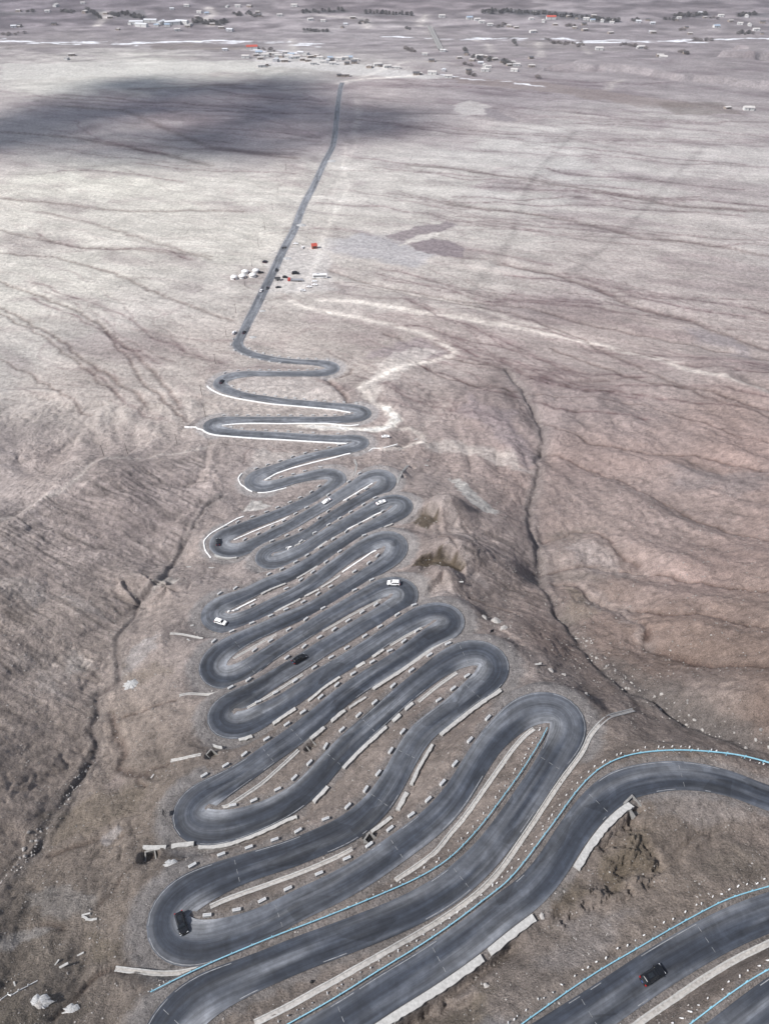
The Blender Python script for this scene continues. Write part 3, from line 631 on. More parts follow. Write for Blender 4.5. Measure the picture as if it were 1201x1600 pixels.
# pale gravel bars and ice along the river, darker scrub flats beside it
def river_mask(P, w): return line_field(wiggle(pickl(P), 6, 3), w, w * 3)
RIV = [([(-260,60),(0,62),(60,67),(120,65),(195,69),(240,67),(340,63),(392,65)], 9), ([(-100,64),(40,64),(100,69),(180,67),(215,70)], 7), ([(210,66),(300,65),(330,67),(420,66),(500,68)], 7), ([(420,67),(470,70),(500,73)], 8), ([(720,59),(790,62),(880,60),(905,64),(960,63),(1010,66),(1060,63),(1201,60),(1400,58)], 8), ([(600,57),(680,60),(740,62),(800,59),(850,62)], 6), ([(900,66),(960,66),(1040,64),(1100,66)], 7), ([(395,76),(410,80),(435,83),(445,80)], 8), ([(440,79),(460,83),(476,81)], 8), ([(690,116),(740,125),(800,128),(850,136)], 4)]
ICE = np.zeros_like(X)
for k_, (P, w) in enumerate(RIV): ICE = np.maximum(ICE, river_mask(P, w * .8))
flat = sstep(1560, 1650, Y) * sstep(1990, 1900, Y)
fl = (flat * sstep(-.1, .5, fbm(X / 120, Y / 45, 4)) * .5)[..., None]
COL = COL * (1 - fl) + np.array([.16, .14, .145]) * fl
hz_ = 0
plots = noise(X / 95 + .3 * noise(Y / 50, X / 60), Y / 60)
COL *= 1 + far_[..., None] * (0.24 * np.sign(plots) * np.minimum(1, np.abs(plots) * 6))[..., None] * np.array([1, 1.02, 1.0])
COL *= 1 + (sstep(1480, 1600, Y) * (.30 * fbm(X / 60, Y / 30, 5)))[..., None]
im = np.clip(ICE * 1.3 + 1.5 * fbm(X / 60, Y / 14, 4) - .55, 0, .9)[..., None] * (ICE > .02)[..., None]
COL = COL * (1 - im) + np.array([.80, .82, .85]) * im
COL = np.clip(COL, 0.02, 0.85)

def gz(x, y):
    """height of the finished ground"""
    x = np.asarray(x, float); y = np.asarray(y, float)
    r = np.interp(y, GY, np.arange(NROW)); j = np.clip(r.astype(int), 0, NROW - 2); v = r - j
    c = np.interp(x / fan(y), GU, np.arange(NCOL)); i = np.clip(c.astype(int), 0, NCOL - 2); u = c - i
    return (Z[j, i]*(1-u)+Z[j, i+1]*u)*(1-v) + (Z[j+1, i]*(1-u)+Z[j+1, i+1]*u)*v
def at(px, py):
    x, y = pick(px, py)
    return Vector((x, y, float(gz(x, y))))

# ------------------------------------------------------------------ materials
def new_mat(name):
    m_ = bpy.data.materials.new(name); m_.use_nodes = True
    nt = m_.node_tree; b = nt.nodes['Principled BSDF']
    return m_, nt, b
def mat(name, col, rough=0.7, metal=0.0, spec=0.5, var=0.0, scale=3.0, bump=0.0):
    m_, nt, b = new_mat(name)
    b.inputs['Base Color'].default_value = (*col, 1); b.inputs['Roughness'].default_value = rough
    b.inputs['Metallic'].default_value = metal; b.inputs['Specular IOR Level'].default_value = spec
    if var or bump:
        tc = nt.nodes.new('ShaderNodeNewGeometry')
        n = nt.nodes.new('ShaderNodeTexNoise'); n.inputs['Scale'].default_value = scale; n.inputs['Detail'].default_value = 5
        nt.links.new(tc.outputs['Position'], n.inputs['Vector'])
        mr = nt.nodes.new('ShaderNodeMapRange'); mr.inputs[1].default_value = .3; mr.inputs[2].default_value = .7
        mr.inputs[3].default_value = 1 - var; mr.inputs[4].default_value = 1 + var
        nt.links.new(n.outputs['Fac'], mr.inputs[0])
        mx = nt.nodes.new('ShaderNodeVectorMath'); mx.operation = 'SCALE'; mx.inputs[0].default_value = col
        nt.links.new(mr.outputs[0], mx.inputs['Scale']); nt.links.new(mx.outputs[0], b.inputs['Base Color'])
        if bump:
            bp = nt.nodes.new('ShaderNodeBump'); bp.inputs['Strength'].default_value = bump; bp.inputs['Distance'].default_value = .05
            nt.links.new(n.outputs['Fac'], bp.inputs['Height']); nt.links.new(bp.outputs[0], b.inputs['Normal'])
    return m_

def ground_material():
    m_, nt, b = new_mat('soil')
    b.inputs['Roughness'].default_value = 0.95; b.inputs['Specular IOR Level'].default_value = 0.12
    at_ = nt.nodes.new('ShaderNodeAttribute'); at_.attribute_name = 'soil'
    g = nt.nodes.new('ShaderNodeNewGeometry')
    def nz(scale, detail, rough, vec=None, dist=0):
        n = nt.nodes.new('ShaderNodeTexNoise'); n.inputs['Scale'].default_value = scale
        n.inputs['Detail'].default_value = detail; n.inputs['Roughness'].default_value = rough; n.inputs['Distortion'].default_value = dist
        nt.links.new(vec or g.outputs['Position'], n.inputs['Vector']); return n.outputs['Fac']
    def mr(v, a, b_, c, d):
        n = nt.nodes.new('ShaderNodeMapRange'); nt.links.new(v, n.inputs[0])
        for i, q in enumerate((a, b_, c, d)): n.inputs[i+1].default_value = q
        return n.outputs[0]
    def math_(op, a, b_):
        n = nt.nodes.new('ShaderNodeMath'); n.operation = op
        for i, q in enumerate((a, b_)):
            if isinstance(q, (int, float)): n.inputs[i].default_value = q
            else: nt.links.new(q, n.inputs[i])
        return n.outputs[0]
    fine = nz(2.6, 6, .68); mid = nz(0.33, 5, .62, dist=.4); tiny = nz(9.0, 3, .7)
    vo = nt.nodes.new('ShaderNodeTexVoronoi'); vo.inputs['Scale'].default_value = 1.1; nt.links.new(g.outputs['Position'], vo.inputs['Vector'])
    peb = mr(vo.outputs['Distance'], .05, .13, 1.0, 0.0)
    f = math_('MULTIPLY', mr(fine, .3, .7, .58, 1.42), mr(mid, .3, .7, .74, 1.26))
    f = math_('MULTIPLY', f, mr(tiny, .35, .65, .80, 1.20))
    crisp = nz(1.3, 9, .80); crisp2 = nz(.40, 9, .76, dist=.5)
    f = math_('MULTIPLY', f, math_('MULTIPLY', mr(crisp, .36, .43, .62, 1.0), mr(crisp, .58, .70, 1.0, 1.30)))
    f = math_('MULTIPLY', f, mr(crisp2, .38, .46, .74, 1.0))
    f = math_('ADD', f, math_('MULTIPLY', peb, 0.35))
    mx = nt.nodes.new('ShaderNodeVectorMath'); mx.operation = 'SCALE'
    nt.links.new(at_.outputs['Color'], mx.inputs[0]); nt.links.new(f, mx.inputs['Scale'])
    nt.links.new(mx.outputs[0], b.inputs['Base Color'])
    hgt = math_('ADD', math_('MULTIPLY', fine, .34), math_('ADD', math_('MULTIPLY', mid, 1.3), math_('MULTIPLY', crisp, .55)))
    bp = nt.nodes.new('ShaderNodeBump'); bp.inputs['Strength'].default_value = .8; bp.inputs['Distance'].default_value = 1.0
    nt.links.new(hgt, bp.inputs['Height']); nt.links.new(bp.outputs[0], b.inputs['Normal'])
    return m_

def fast_mesh(name, verts, quads, m_, smooth=True):
    me = bpy.data.meshes.new(name)
    verts = np.asarray(verts, np.float32); quads = np.asarray(quads, np.int32)
    k = quads.shape[1]
    me.vertices.add(len(verts)); me.vertices.foreach_set('co', verts.ravel())
    me.loops.add(quads.size); me.loops.foreach_set('vertex_index', quads.ravel())
    me.polygons.add(len(quads)); me.polygons.foreach_set('loop_start', np.arange(0, quads.size, k, dtype=np.int32))
    me.polygons.foreach_set('use_smooth', np.full(len(quads), smooth, bool))
    me.update(calc_edges=True); me.validate()
    o = bpy.data.objects.new(name, me); C.objects.link(o)
    if m_: me.materials.append(m_)
    return o

def grid_quads(nr, nc):
    i = np.arange(nr - 1)[:, None] * nc + np.arange(nc - 1)[None, :]
    return np.stack([i, i + 1, i + nc + 1, i + nc], -1).reshape(-1, 4)

ground = fast_mesh('ground', np.stack([X, Y, Z], -1).reshape(-1, 3), grid_quads(NROW, NCOL), ground_material())
ground['kind'] = 'structure'
ca = ground.data.color_attributes.new('soil', 'FLOAT_COLOR', 'POINT')
ca.data.foreach_set('color', np.concatenate([COL, np.ones(COL.shape[:2] + (1,))], -1).astype(np.float32).ravel())
# ------------------------------------------------------------------ road
road_end = NR
_c = np.array([-1.0, -.82, -.6, -.4, -.2, 0, .2, .4, .6, .82, 1.0])
off_ = HW[:, None] * _c[None, :] * 1.0
LX = RX[:, None] + nor[:, 0:1] * off_; LY = RY[:, None] + nor[:, 1:2] * off_
LZ = np.repeat(RZ[:, None], len(_c), 1) + 0.05
# worn and dusty asphalt: paler on the inside of the bends and along the traffic lines
inner = sstep(.03, .09, np.abs(curv))[:, None] * np.clip(np.sign(curv)[:, None] * _c[None, :], 0, 1)
sarc = np.arange(NR) * RS
wob = 0.25 * fbm(sarc / 40, sarc * 0 + 3, 3)[:, None]
cc = _c[None, :] + wob
wheel = np.exp(-((np.abs(cc) - .48) / .17) ** 2)
slow = fbm(sarc[:, None] / 30 + 0 * cc, cc * 1.3 + 11, 3)
asp = np.array([0.030, 0.036, 0.048])[None, None, :] * np.ones((NR, len(_c), 1))
slow2 = fbm(sarc[:, None] / 55 + 5 + 0 * cc, cc * .9 + 4, 3)
legside = np.clip(np.where(nor[:, 1] > 0, 1, -1)[:, None] * _c[None, :], -1, 1)
pale = np.clip(1.25 * inner ** 1.1 + sstep(.0, .8, slow) * .38 + .30 * sstep(-.1, .6, slow2) + .22 * sstep(0, 1, legside) * sstep(40, 100, RY)[:, None] + .08 * sstep(.75, 1, np.abs(_c))[None, :] + .50 * sstep(110, 380, RY)[:, None] + .35*sstep(500, 700, RY)[:, None], 0, 1.1)[..., None]  # also paler with distance, a soft sheen put into the colour
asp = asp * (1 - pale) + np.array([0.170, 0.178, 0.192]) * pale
asp *= (1 - 0.42 * wheel * sstep(-.6, .3, slow))[..., None]
asp *= (1 - .22 * sstep(.2, -.6, slow2))[..., None]
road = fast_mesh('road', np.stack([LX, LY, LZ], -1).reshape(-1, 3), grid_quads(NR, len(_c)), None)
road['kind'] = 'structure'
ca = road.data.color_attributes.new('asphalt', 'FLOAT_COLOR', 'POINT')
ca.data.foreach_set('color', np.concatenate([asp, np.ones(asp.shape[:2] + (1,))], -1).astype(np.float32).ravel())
uv = road.data.attributes.new('lane', 'FLOAT_VECTOR', 'POINT')
uv.data.foreach_set('vector', np.stack([np.repeat(sarc[:, None], len(_c), 1), off_, 0 * off_], -1).astype(np.float32).ravel())
def road_material():
    m_, nt, b = new_mat('asphalt')
    b.inputs['Roughness'].default_value = .82; b.inputs['Specular IOR Level'].default_value = .3
    a = nt.nodes.new('ShaderNodeAttribute'); a.attribute_name = 'asphalt'
    l = nt.nodes.new('ShaderNodeAttribute'); l.attribute_name = 'lane'
    g = nt.nodes.new('ShaderNodeNewGeometry')
    mp = nt.nodes.new('ShaderNodeMapping'); mp.inputs['Scale'].default_value = (.05, 1.7, 1); nt.links.new(l.outputs['Vector'], mp.inputs['Vector'])
    n1 = nt.nodes.new('ShaderNodeTexNoise'); n1.inputs['Scale'].default_value = 1; n1.inputs['Detail'].default_value = 5; n1.inputs['Roughness'].default_value = .6; nt.links.new(mp.outputs[0], n1.inputs['Vector'])
    n2 = nt.nodes.new('ShaderNodeTexNoise'); n2.inputs['Scale'].default_value = .5; n2.inputs['Detail'].default_value = 7; n2.inputs['Roughness'].default_value = .65; nt.links.new(g.outputs['Position'], n2.inputs['Vector'])
    def mr(v, c, d):
        n = nt.nodes.new('ShaderNodeMapRange'); nt.links.new(v, n.inputs[0])
        for i, q in enumerate((.3, .7, c, d)): n.inputs[i+1].default_value = q
        return n.outputs[0]
    n3 = nt.nodes.new('ShaderNodeTexNoise'); n3.inputs['Scale'].default_value = .16; n3.inputs['Detail'].default_value = 9; n3.inputs['Roughness'].default_value = .72; n3.inputs['Distortion'].default_value = .8; nt.links.new(g.outputs['Position'], n3.inputs['Vector'])
    mp2 = nt.nodes.new('ShaderNodeMapping'); mp2.inputs['Scale'].default_value = (.11, .32, 1); nt.links.new(l.outputs['Vector'], mp2.inputs['Vector'])
    vo = nt.nodes.new('ShaderNodeTexVoronoi'); vo.inputs['Scale'].default_value = 1; nt.links.new(mp2.outputs[0], vo.inputs['Vector'])
    vm = nt.nodes.new('ShaderNodeSeparateColor'); nt.links.new(vo.outputs['Color'], vm.inputs[0])
    vr = nt.nodes.new('ShaderNodeMapRange'); nt.links.new(vm.outputs[0], vr.inputs[0])
    for i_, q_ in enumerate((.86, .88, 1.0, .72)): vr.inputs[i_+1].default_value = q_
    du = nt.nodes.new('ShaderNodeMapRange'); nt.links.new(n3.outputs['Fac'], du.inputs[0])
    for i_, q_ in enumerate((.48, .74, 1.0, 1.55)): du.inputs[i_+1].default_value = q_
    m3 = nt.nodes.new('ShaderNodeMath'); m3.operation = 'MULTIPLY'; nt.links.new(vr.outputs[0], m3.inputs[0]); nt.links.new(du.outputs[0], m3.inputs[1])
    mu = nt.nodes.new('ShaderNodeMath'); mu.operation = 'MULTIPLY'
    nt.links.new(mr(n1.outputs['Fac'], .62, 1.38), mu.inputs[0]); nt.links.new(mr(n2.outputs['Fac'], .74, 1.26), mu.inputs[1])
    m4 = nt.nodes.new('ShaderNodeMath'); m4.operation = 'MULTIPLY'; nt.links.new(mu.outputs[0], m4.inputs[0]); nt.links.new(m3.outputs[0], m4.inputs[1]); mu = m4
    mx = nt.nodes.new('ShaderNodeVectorMath'); mx.operation = 'SCALE'
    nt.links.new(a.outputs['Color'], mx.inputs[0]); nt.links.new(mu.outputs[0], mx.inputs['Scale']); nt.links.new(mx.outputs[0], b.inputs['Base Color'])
    bp = nt.nodes.new('ShaderNodeBump'); bp.inputs['Strength'].default_value = .3; bp.inputs['Distance'].default_value = .03
    nt.links.new(n2.outputs['Fac'], bp.inputs['Height']); nt.links.new(bp.outputs[0], b.inputs['Normal'])
    return m_
road.data.materials.append(road_material())

# painted lines, worn through in places
class Q:
    def __init__(s): s.v = []; s.f = []
    def strip(s, i0, i1, o, wd, z=.058):
        n0 = len(s.v)
        for i in range(i0, i1 + 1):
            oo = o[i] if hasattr(o, '__len__') else o
            for k in (oo - wd / 2, oo + wd / 2):
                s.v.append((RX[i] + nor[i, 0] * k, RY[i] + nor[i, 1] * k, RZ[i] + z))
        for i in range(i1 - i0):
            a = n0 + 2 * i; s.f.append((a, a + 1, a + 3, a + 2))
lines = Q()
on = fbm(sarc / 25, sarc * 0 + 1, 3), fbm(sarc / 25, sarc * 0 + 9, 3)
for sd_, sg in ((0, 1), (1, -1)):
    i = 0
    while i < NR - 2:
        outer = curv[i] * sg < -.02
        if on[sd_][i] > (.22 if not outer else -.15) or RY[i] > 700:
            j = i
            while j < NR - 2 and j - i < 14 and (on[sd_][j] > (.22 if not outer else -.15) or RY[j] > 700): j += 1
            if j > i: lines.strip(i, j, sg * (HW - .32), (.13 if RY[i] < 300 else .2))
            i = j + (1 if RY[i] < 700 else 0)
        else: i += 1
i = 10
while i < NR - 8:
    if abs(curv[i]) < .02 and RY[i] < 420 and on[0][i] + on[1][i] > 1.05: lines.strip(i, i + 2, 0.0, .10)
    i += 7
for i in range(10, NR - 8, 14):
    if RY[i] > 480: lines.strip(i, i + 6, 0.0, .18)
def nearest(px, py, zmax=9e9):
    sx, sy = project(RX, RY, RZ)
    return int(np.argmin((sx - px) ** 2 + (sy - py) ** 2))
for p in [(372,1360),(432,1423),(595,1255),(720,1370),(860,1190),(935,1253),(912,1566),(1060,1203),(512,1180),(727,1065),(724,1030),(420,1180),(375,1020),(395,1050),(520,1565),(265,1590),(470,1160),(690,1500),(1100,1465),(640,1180),(560,1120),(620,1330)]:
    i = nearest(*p)
    for k0, k1 in ((-.72, -.42), (-.18, .12), (.45, .75)):
        n0 = len(lines.v)
        for a, k in ((-.045, k0), (.045, k0), (.045, k1), (-.045, k1)):
            lines.v.append((RX[i] + tan[i, 0]*a + nor[i, 0]*k*HW[i], RY[i] + tan[i, 1]*a + nor[i, 1]*k*HW[i], RZ[i] + .062))
        lines.f.append((n0, n0+1, n0+2, n0+3))
lo = fast_mesh('road_markings', lines.v, lines.f, mat('worn_white_paint', (.20, .205, .21), .7, var=.45, scale=1.1), False)
lo['kind'] = 'structure'
# ------------------------------------------------------------------ object helpers
def prop(o, label=None, cat=None, group=None, kind=None):
    if label: o['label'] = label
    if cat: o['category'] = cat
    if group: o['group'] = group
    if kind: o['kind'] = kind
    return o
def empty(name, loc, rz=0.0, label=None, cat=None, group=None, scale=1.0):
    o = bpy.data.objects.new(name, None); C.objects.link(o)
    o.location = loc; o.rotation_euler = (0, 0, rz); o.empty_display_size = .3
    if scale != 1.0: o.scale = (scale,) * 3
    return prop(o, label, cat, group)
def copy_tree(o, parent=None):
    c = o.copy(); C.objects.link(c); c.parent = parent
    for ch in list(o.children): copy_tree(ch, c)
    return c
class MB:
    """collects faces of one mesh"""
    def __init__(s): s.v = []; s.f = []
    def add(s, vs, fs):
        n = len(s.v); s.v += [tuple(v) for v in vs]; s.f += [tuple(i + n for i in f) for f in fs]; return s
    def box(s, c, d, rz=0.0, top=1.0, M=None):
        hx, hy, hz = d[0]/2, d[1]/2, d[2]/2
        vs = []
        for z, k in ((-hz, 1), (hz, top)):
            for x, y in ((-hx, -hy), (hx, -hy), (hx, hy), (-hx, hy)):
                x2, y2 = x * k, y * k
                if rz: x2, y2 = x2 * math.cos(rz) - y2 * math.sin(rz), x2 * math.sin(rz) + y2 * math.cos(rz)
                vs.append((c[0] + x2, c[1] + y2, c[2] + z))
        return s.add(vs, [(3,2,1,0),(4,5,6,7),(0,1,5,4),(1,2,6,5),(2,3,7,6),(3,0,4,7)])
    def rings(s, R, cap=True, closed=True):
        n = len(R[0]); vs = [p for r in R for p in r]; fs = []
        for i in range(len(R) - 1):
            for j in range(n if closed else n - 1):
                k = (j + 1) % n
                fs.append((i*n + j, i*n + k, (i+1)*n + k, (i+1)*n + j))
        if cap: fs.append(tuple(range(n - 1, -1, -1))); fs.append(tuple((len(R)-1)*n + j for j in range(n)))
        return s.add(vs, fs)
    def tube(s, pts, r, n=8, cap=True):
        pts = [Vector(p) for p in pts]; R = []
        for i, p in enumerate(pts):
            t = (pts[min(i+1, len(pts)-1)] - pts[max(i-1, 0)]).normalized()
            a = t.cross(Vector((0, 0, 1))) if abs(t.z) < .95 else t.cross(Vector((1, 0, 0)))
            a.normalize(); b = t.cross(a)
            rr = r[i] if hasattr(r, '__len__') else r
            R.append([tuple(p + rr * (a * math.cos(2*math.pi*k/n) + b * math.sin(2*math.pi*k/n))) for k in range(n)])
        return s.rings(R, cap)
    def build(s, name, m_, parent=None, smooth=False, bevel=0.0):
        me = bpy.data.meshes.new(name); me.from_pydata(s.v, [], s.f); me.update()
        bm = bmesh.new(); bm.from_mesh(me); bmesh.ops.recalc_face_normals(bm, faces=bm.faces)
        if bevel: bmesh.ops.bevel(bm, geom=bm.edges[:], offset=bevel, segments=1, affect='EDGES', profile=.7)
        bm.to_mesh(me); bm.free()
        if smooth: me.polygons.foreach_set('use_smooth', [True] * len(me.polygons))
        me.materials.append(m_)
        o = bpy.data.objects.new(name, me); C.objects.link(o); o.parent = parent
        return o
ORD = ['first','second','third','fourth','fifth','sixth','seventh','eighth','ninth','tenth','eleventh','twelfth','thirteenth','fourteenth','fifteenth','sixteenth','seventeenth','eighteenth','nineteenth','twentieth']
TENS = {20:'twenty', 30:'thirty', 40:'forty', 50:'fifty', 60:'sixty', 70:'seventy', 80:'eighty', 90:'ninety'}
def ordn(i):
    if i <= 20: return ORD[i-1]
    if i % 10 == 0: return TENS[i].replace('ty', 'tieth') if i < 100 else str(i)
    return (TENS[i // 10 * 10] + ' ' + ORD[i % 10 - 1]) if i < 100 else str(i) + 'th'

M = dict(
 concrete=mat('pale_concrete', (.34,.335,.32), .85, var=.20, scale=1.8, bump=.15),
 concrete_dark=mat('dark_concrete', (.20,.195,.185), .9, var=.25, scale=2.0, bump=.3),  # darker grey concrete for culverts, chimneys and the bridge
 kerbwhite=mat('whitewashed_kerb', (.74,.74,.72), .8, var=.25, scale=1.2, bump=.2),
 blockwhite=mat('block_white_paint', (.44,.44,.43), .75, var=.18, scale=2.5),
 blockgrey=mat('block_grey_panel', (.30,.31,.32), .8, var=.22, scale=3.0),
 railblue=mat('pale_blue_rail_paint', (.19,.39,.48), .55, var=.25, scale=4.0),
 stonewhite=mat('white_painted_stone', (.58,.58,.57), .8, var=.25, scale=5.0),
 silt=mat('silted_channel', (.33,.315,.295), .9, var=.3, scale=1.5, bump=.3),
 black=mat('plain_black', (.012,.012,.013), .8),
 tyre=mat('tyre_rubber', (.016,.016,.017), .85),
 rim=mat('wheel_alloy', (.35,.36,.37), .35, .9),
 glass=mat('tinted_glass', (.012,.015,.018), .06, 0, .6),
 carblack=mat('black_car_paint', (.006,.007,.009), .28, 0, .4),
 carwhite=mat('white_car_paint', (.78,.78,.77), .25, 0, .5),
 carsilver=mat('silver_car_paint', (.42,.43,.45), .3, .5, .5),
 carred=mat('red_truck_paint', (.42,.05,.04), .35, 0, .5),
 trim=mat('black_plastic_trim', (.02,.02,.021), .6),
 lampw=mat('headlamp_lens', (.70,.72,.74), .12), lampr=mat('tail_lamp_lens', (.32,.012,.012), .2),
 plate=mat('number_plate', (.10,.16,.42), .4),
 wood=mat('weathered_pole_wood', (.075,.060,.05), .9, var=.3, scale=4), steel=mat('galvanised_steel', (.32,.33,.34), .5, .6),
 signback=mat('dark_sign_back', (.035,.035,.04), .6),
 rock=mat('pale_boulder', (.30,.285,.268), .9, var=.25, scale=2.5, bump=.5), rockdark=mat('grey_boulder', (.20,.19,.18), .92, var=.3, scale=2.5, bump=.5),
)

def world_line(L, step=1.0, sm=2):
    """pixel polyline -> smooth ground polyline"""
    P = pickl(L)
    P = resample(P, step)
    return gsmooth(P, sm) if len(P) > 6 * sm else P
def road_near(x, y):
    d = (RX - x) ** 2 + (RY - y) ** 2; i = int(d.argmin()); return i, math.sqrt(d[i])

# ------------------------------------------------------------------ retaining walls
ROWNAME = {}
def wall(L, width=.85, label='', name='retaining_wall', kind='cap', m_='concrete', minh=.7, group='retaining walls between the road bends', cat='retaining wall', jag=.25, seed=0, snap=True):
    P = world_line(L, .8, 1); n = len(P)
    T = np.gradient(P, axis=0); T /= np.linalg.norm(T, axis=1)[:, None] + 1e-9
    N = np.stack([-T[:, 1], T[:, 0]], 1)
    zr = np.zeros(n); sgn = np.zeros(n)
    for i in range(n):
        k, d = road_near(*P[i]); zr[i] = RZ[k]
        away = P[i] - np.array([RX[k], RY[k]]); sgn[i] = np.sign(away @ N[i]) or 1
        want = max(d, HW[k] + .25 + width / 2)
        if snap and d < HW[k] + 7: P[i] = np.array([RX[k], RY[k]]) + away / (d + 1e-9) * min(want, HW[k] + 3.2 + width / 2)
    s0 = 1 if sgn.sum() >= 0 else -1
    P = gsmooth(P, 1) if n > 8 else P
    back = P + N * (s0 * (width / 2 + .25))[..., None] if False else P + N * s0 * (width / 2 + .3)
    zt = np.maximum(gz(back[:, 0], back[:, 1]) + .22, zr + minh); zt = np.minimum(zt, zr + 2.6)
    zt = gsmooth(zt, 3) if n > 18 else np.full(n, zt.mean()) + (zr - zr.mean())
    r2 = np.random.default_rng(seed + n)
    mb = MB(); R = []
    o = Vector((*P[n // 2], float(zr[n // 2])))
    for i in range(n):
        f = P[i] - N[i] * s0 * width / 2; b_ = P[i] + N[i] * s0 * (width / 2 + jag * r2.random())
        zb = zr[i] - .5
        R.append([(f[0]-o.x, f[1]-o.y, zb-o.z), (f[0]-o.x, f[1]-o.y, zt[i]-.04-o.z), (f[0]-o.x+N[i][0]*s0*.05, f[1]-o.y+N[i][1]*s0*.05, zt[i]-o.z),
                  (b_[0]-o.x, b_[1]-o.y, zt[i]+.008*r2.random()-o.z), (b_[0]-o.x, b_[1]-o.y, zb-o.z)])
    mb.rings(R)
    ob = mb.build(name, M[m_]); ob.location = o
    return prop(ob, label, cat, group)

WALLS = [
 ([(980,1245),(957,1275),(930,1308),(912,1333),(897,1357)], 1.35, 'long pale retaining wall beside the dark culvert at the right bend'),
 ([(833,1425),(805,1443),(778,1461),(753,1478)], 1.35, 'upper of two wide concrete wall pieces near the bottom of the road'),
 ([(749,1482),(700,1516),(660,1542),(615,1570),(570,1604),(540,1628)], 1.35, 'lower wide concrete wall running out of the bottom edge'),
 ([(778,1068),(755,1083),(725,1104),(705,1120),(684,1144)], .95, 'whitish wall ending below the right hairpin with the transverse end face'),
 ([(677,1157),(660,1185),(650,1203),(641,1224)], .7, 'steep wall length between the two curved middle legs, upper of three'),
 ([(636,1232),(628,1247),(620,1262)], .95, 'short steep rounded wall length, middle one of the three'),
 ([(614,1269),(598,1282),(577,1298)], .75, 'lowest wall length of three ending at the stone culvert'),
 ([(598,1128),(575,1146),(553,1171),(532,1199)], .85, 'wall along the centre bend, upper of its two lengths'),
 ([(512,1225),(500,1239),(488,1251)], .85, 'short wall length below the centre bend'),
 ([(466,1270),(425,1285),(375,1299),(308,1311)], .75, 'long thin curved wall above the left hairpin blocks'),
 ([(303,1313),(283,1315),(264,1318)], .95, 'white wall slab next to the leftmost wall end'),
 ([(260,1320),(240,1322),(221,1323)], .95, 'leftmost white wall slab above the open culvert'),
 ([(700,989),(670,1006),(640,1029),(610,1049),(581,1073)], .95, 'long white wall below the second large right hairpin'),
 ([(574,1082),(558,1092),(543,1103)], .6, 'thin wall length continuing below the long white wall'),
 ([(540,1105),(526,1114),(512,1122)], .95, 'short bright wall block halfway along its leg'),
 ([(505,1130),(490,1141),(479,1150)], .95, 'short bright wall ending at the middle stone culvert'),
 ([(645,1097),(638,1101),(631,1105)], .9, 'triangular wall stub beside the long channel in the centre'),
 ([(620,1111),(613,1116),(606,1121)], .9, 'small wall stub next to the triangular one'),
 ([(598,1011),(590,1017),(580,1024)], .8, 'small wall length behind the seventh bend'),
 ([(566,1030),(560,1034),(553,1038)], .95, 'pointed pale wall stub on the narrow verge'),
 ([(531,1052),(515,1063),(499,1077),(479,1093)], .7, 'wall length right of the leg used by the black car'),
 ([(461,1100),(440,1111),(419,1123)], .95, 'bright straight wall slab above the left hairpin'),
 ([(390,1140),(381,1144),(372,1148)], .95, 'short bright slab nearest the left hairpin gravel'),
 ([(345,1164),(333,1168),(322,1172)], .95, 'small slab standing over the left box culvert'),
 ([(577,902),(564,910),(550,918)], .7, 'bright wall slab left of the white car on the hairpin'),
 ([(533,896),(517,907),(500,917)], .65, 'wall length under the inner loop, right piece'),
 ([(500,918),(487,924),(474,931)], .65, 'wall length under the inner loop, left piece'),
 ([(469,931),(448,943),(427,955)], .65, 'zigzag wall length uphill of the block row'),
 ([(407,967),(396,971),(384,976)], .6, 'thin wall length near the white car on the left'),
 ([(359,983),(345,987),(332,991)], .75, 'bright wall end right below the white car on the left'),
 ([(608,814),(602,817),(596,819)], .6, 'small wall piece below the upper right hairpin'),
 ([(592,819),(573,831),(553,843)], .6, 'long wall length below the upper right hairpin'),
 ([(550,846),(537,852),(523,860)], .7, 'wall length with pale cap near the middle of the upper bends'),
 ([(496,879),(478,891),(460,900)], .6, 'wall length left of the pale cap, upper bends'),
 ([(447,908),(426,918),(406,928)], .6, 'left end of the long upper wall'),
 ([(537,830),(526,836),(516,841)], .65, 'bright wall block among the close upper legs'),
 ([(512,843),(500,850),(487,857)], .65, 'wall block lower left of the bright one'),
 ([(467,869),(452,877),(430,884)], .55, 'thin wall leading to the dusty left hairpin'),
 ([(553,791),(545,796),(538,800)], .6, 'tiny wall piece below the white car in the upper bends'),
 ([(525,811),(519,814),(513,817)], .65, 'small bright wall left of the tiny one'),
 ([(475,841),(465,846),(455,851)], .5, 'thin short wall length in the upper left bends'),
 ([(335,866),(345,867),(358,867),(372,864)], .7, 'white wall with its returned end at the upper left hairpin'),
]
for k, (L, wd, lb) in enumerate(WALLS): wall(L, wd, lb + ('' if 'wall' in lb else ' wall'), seed=k, snap=k not in (10, 11))
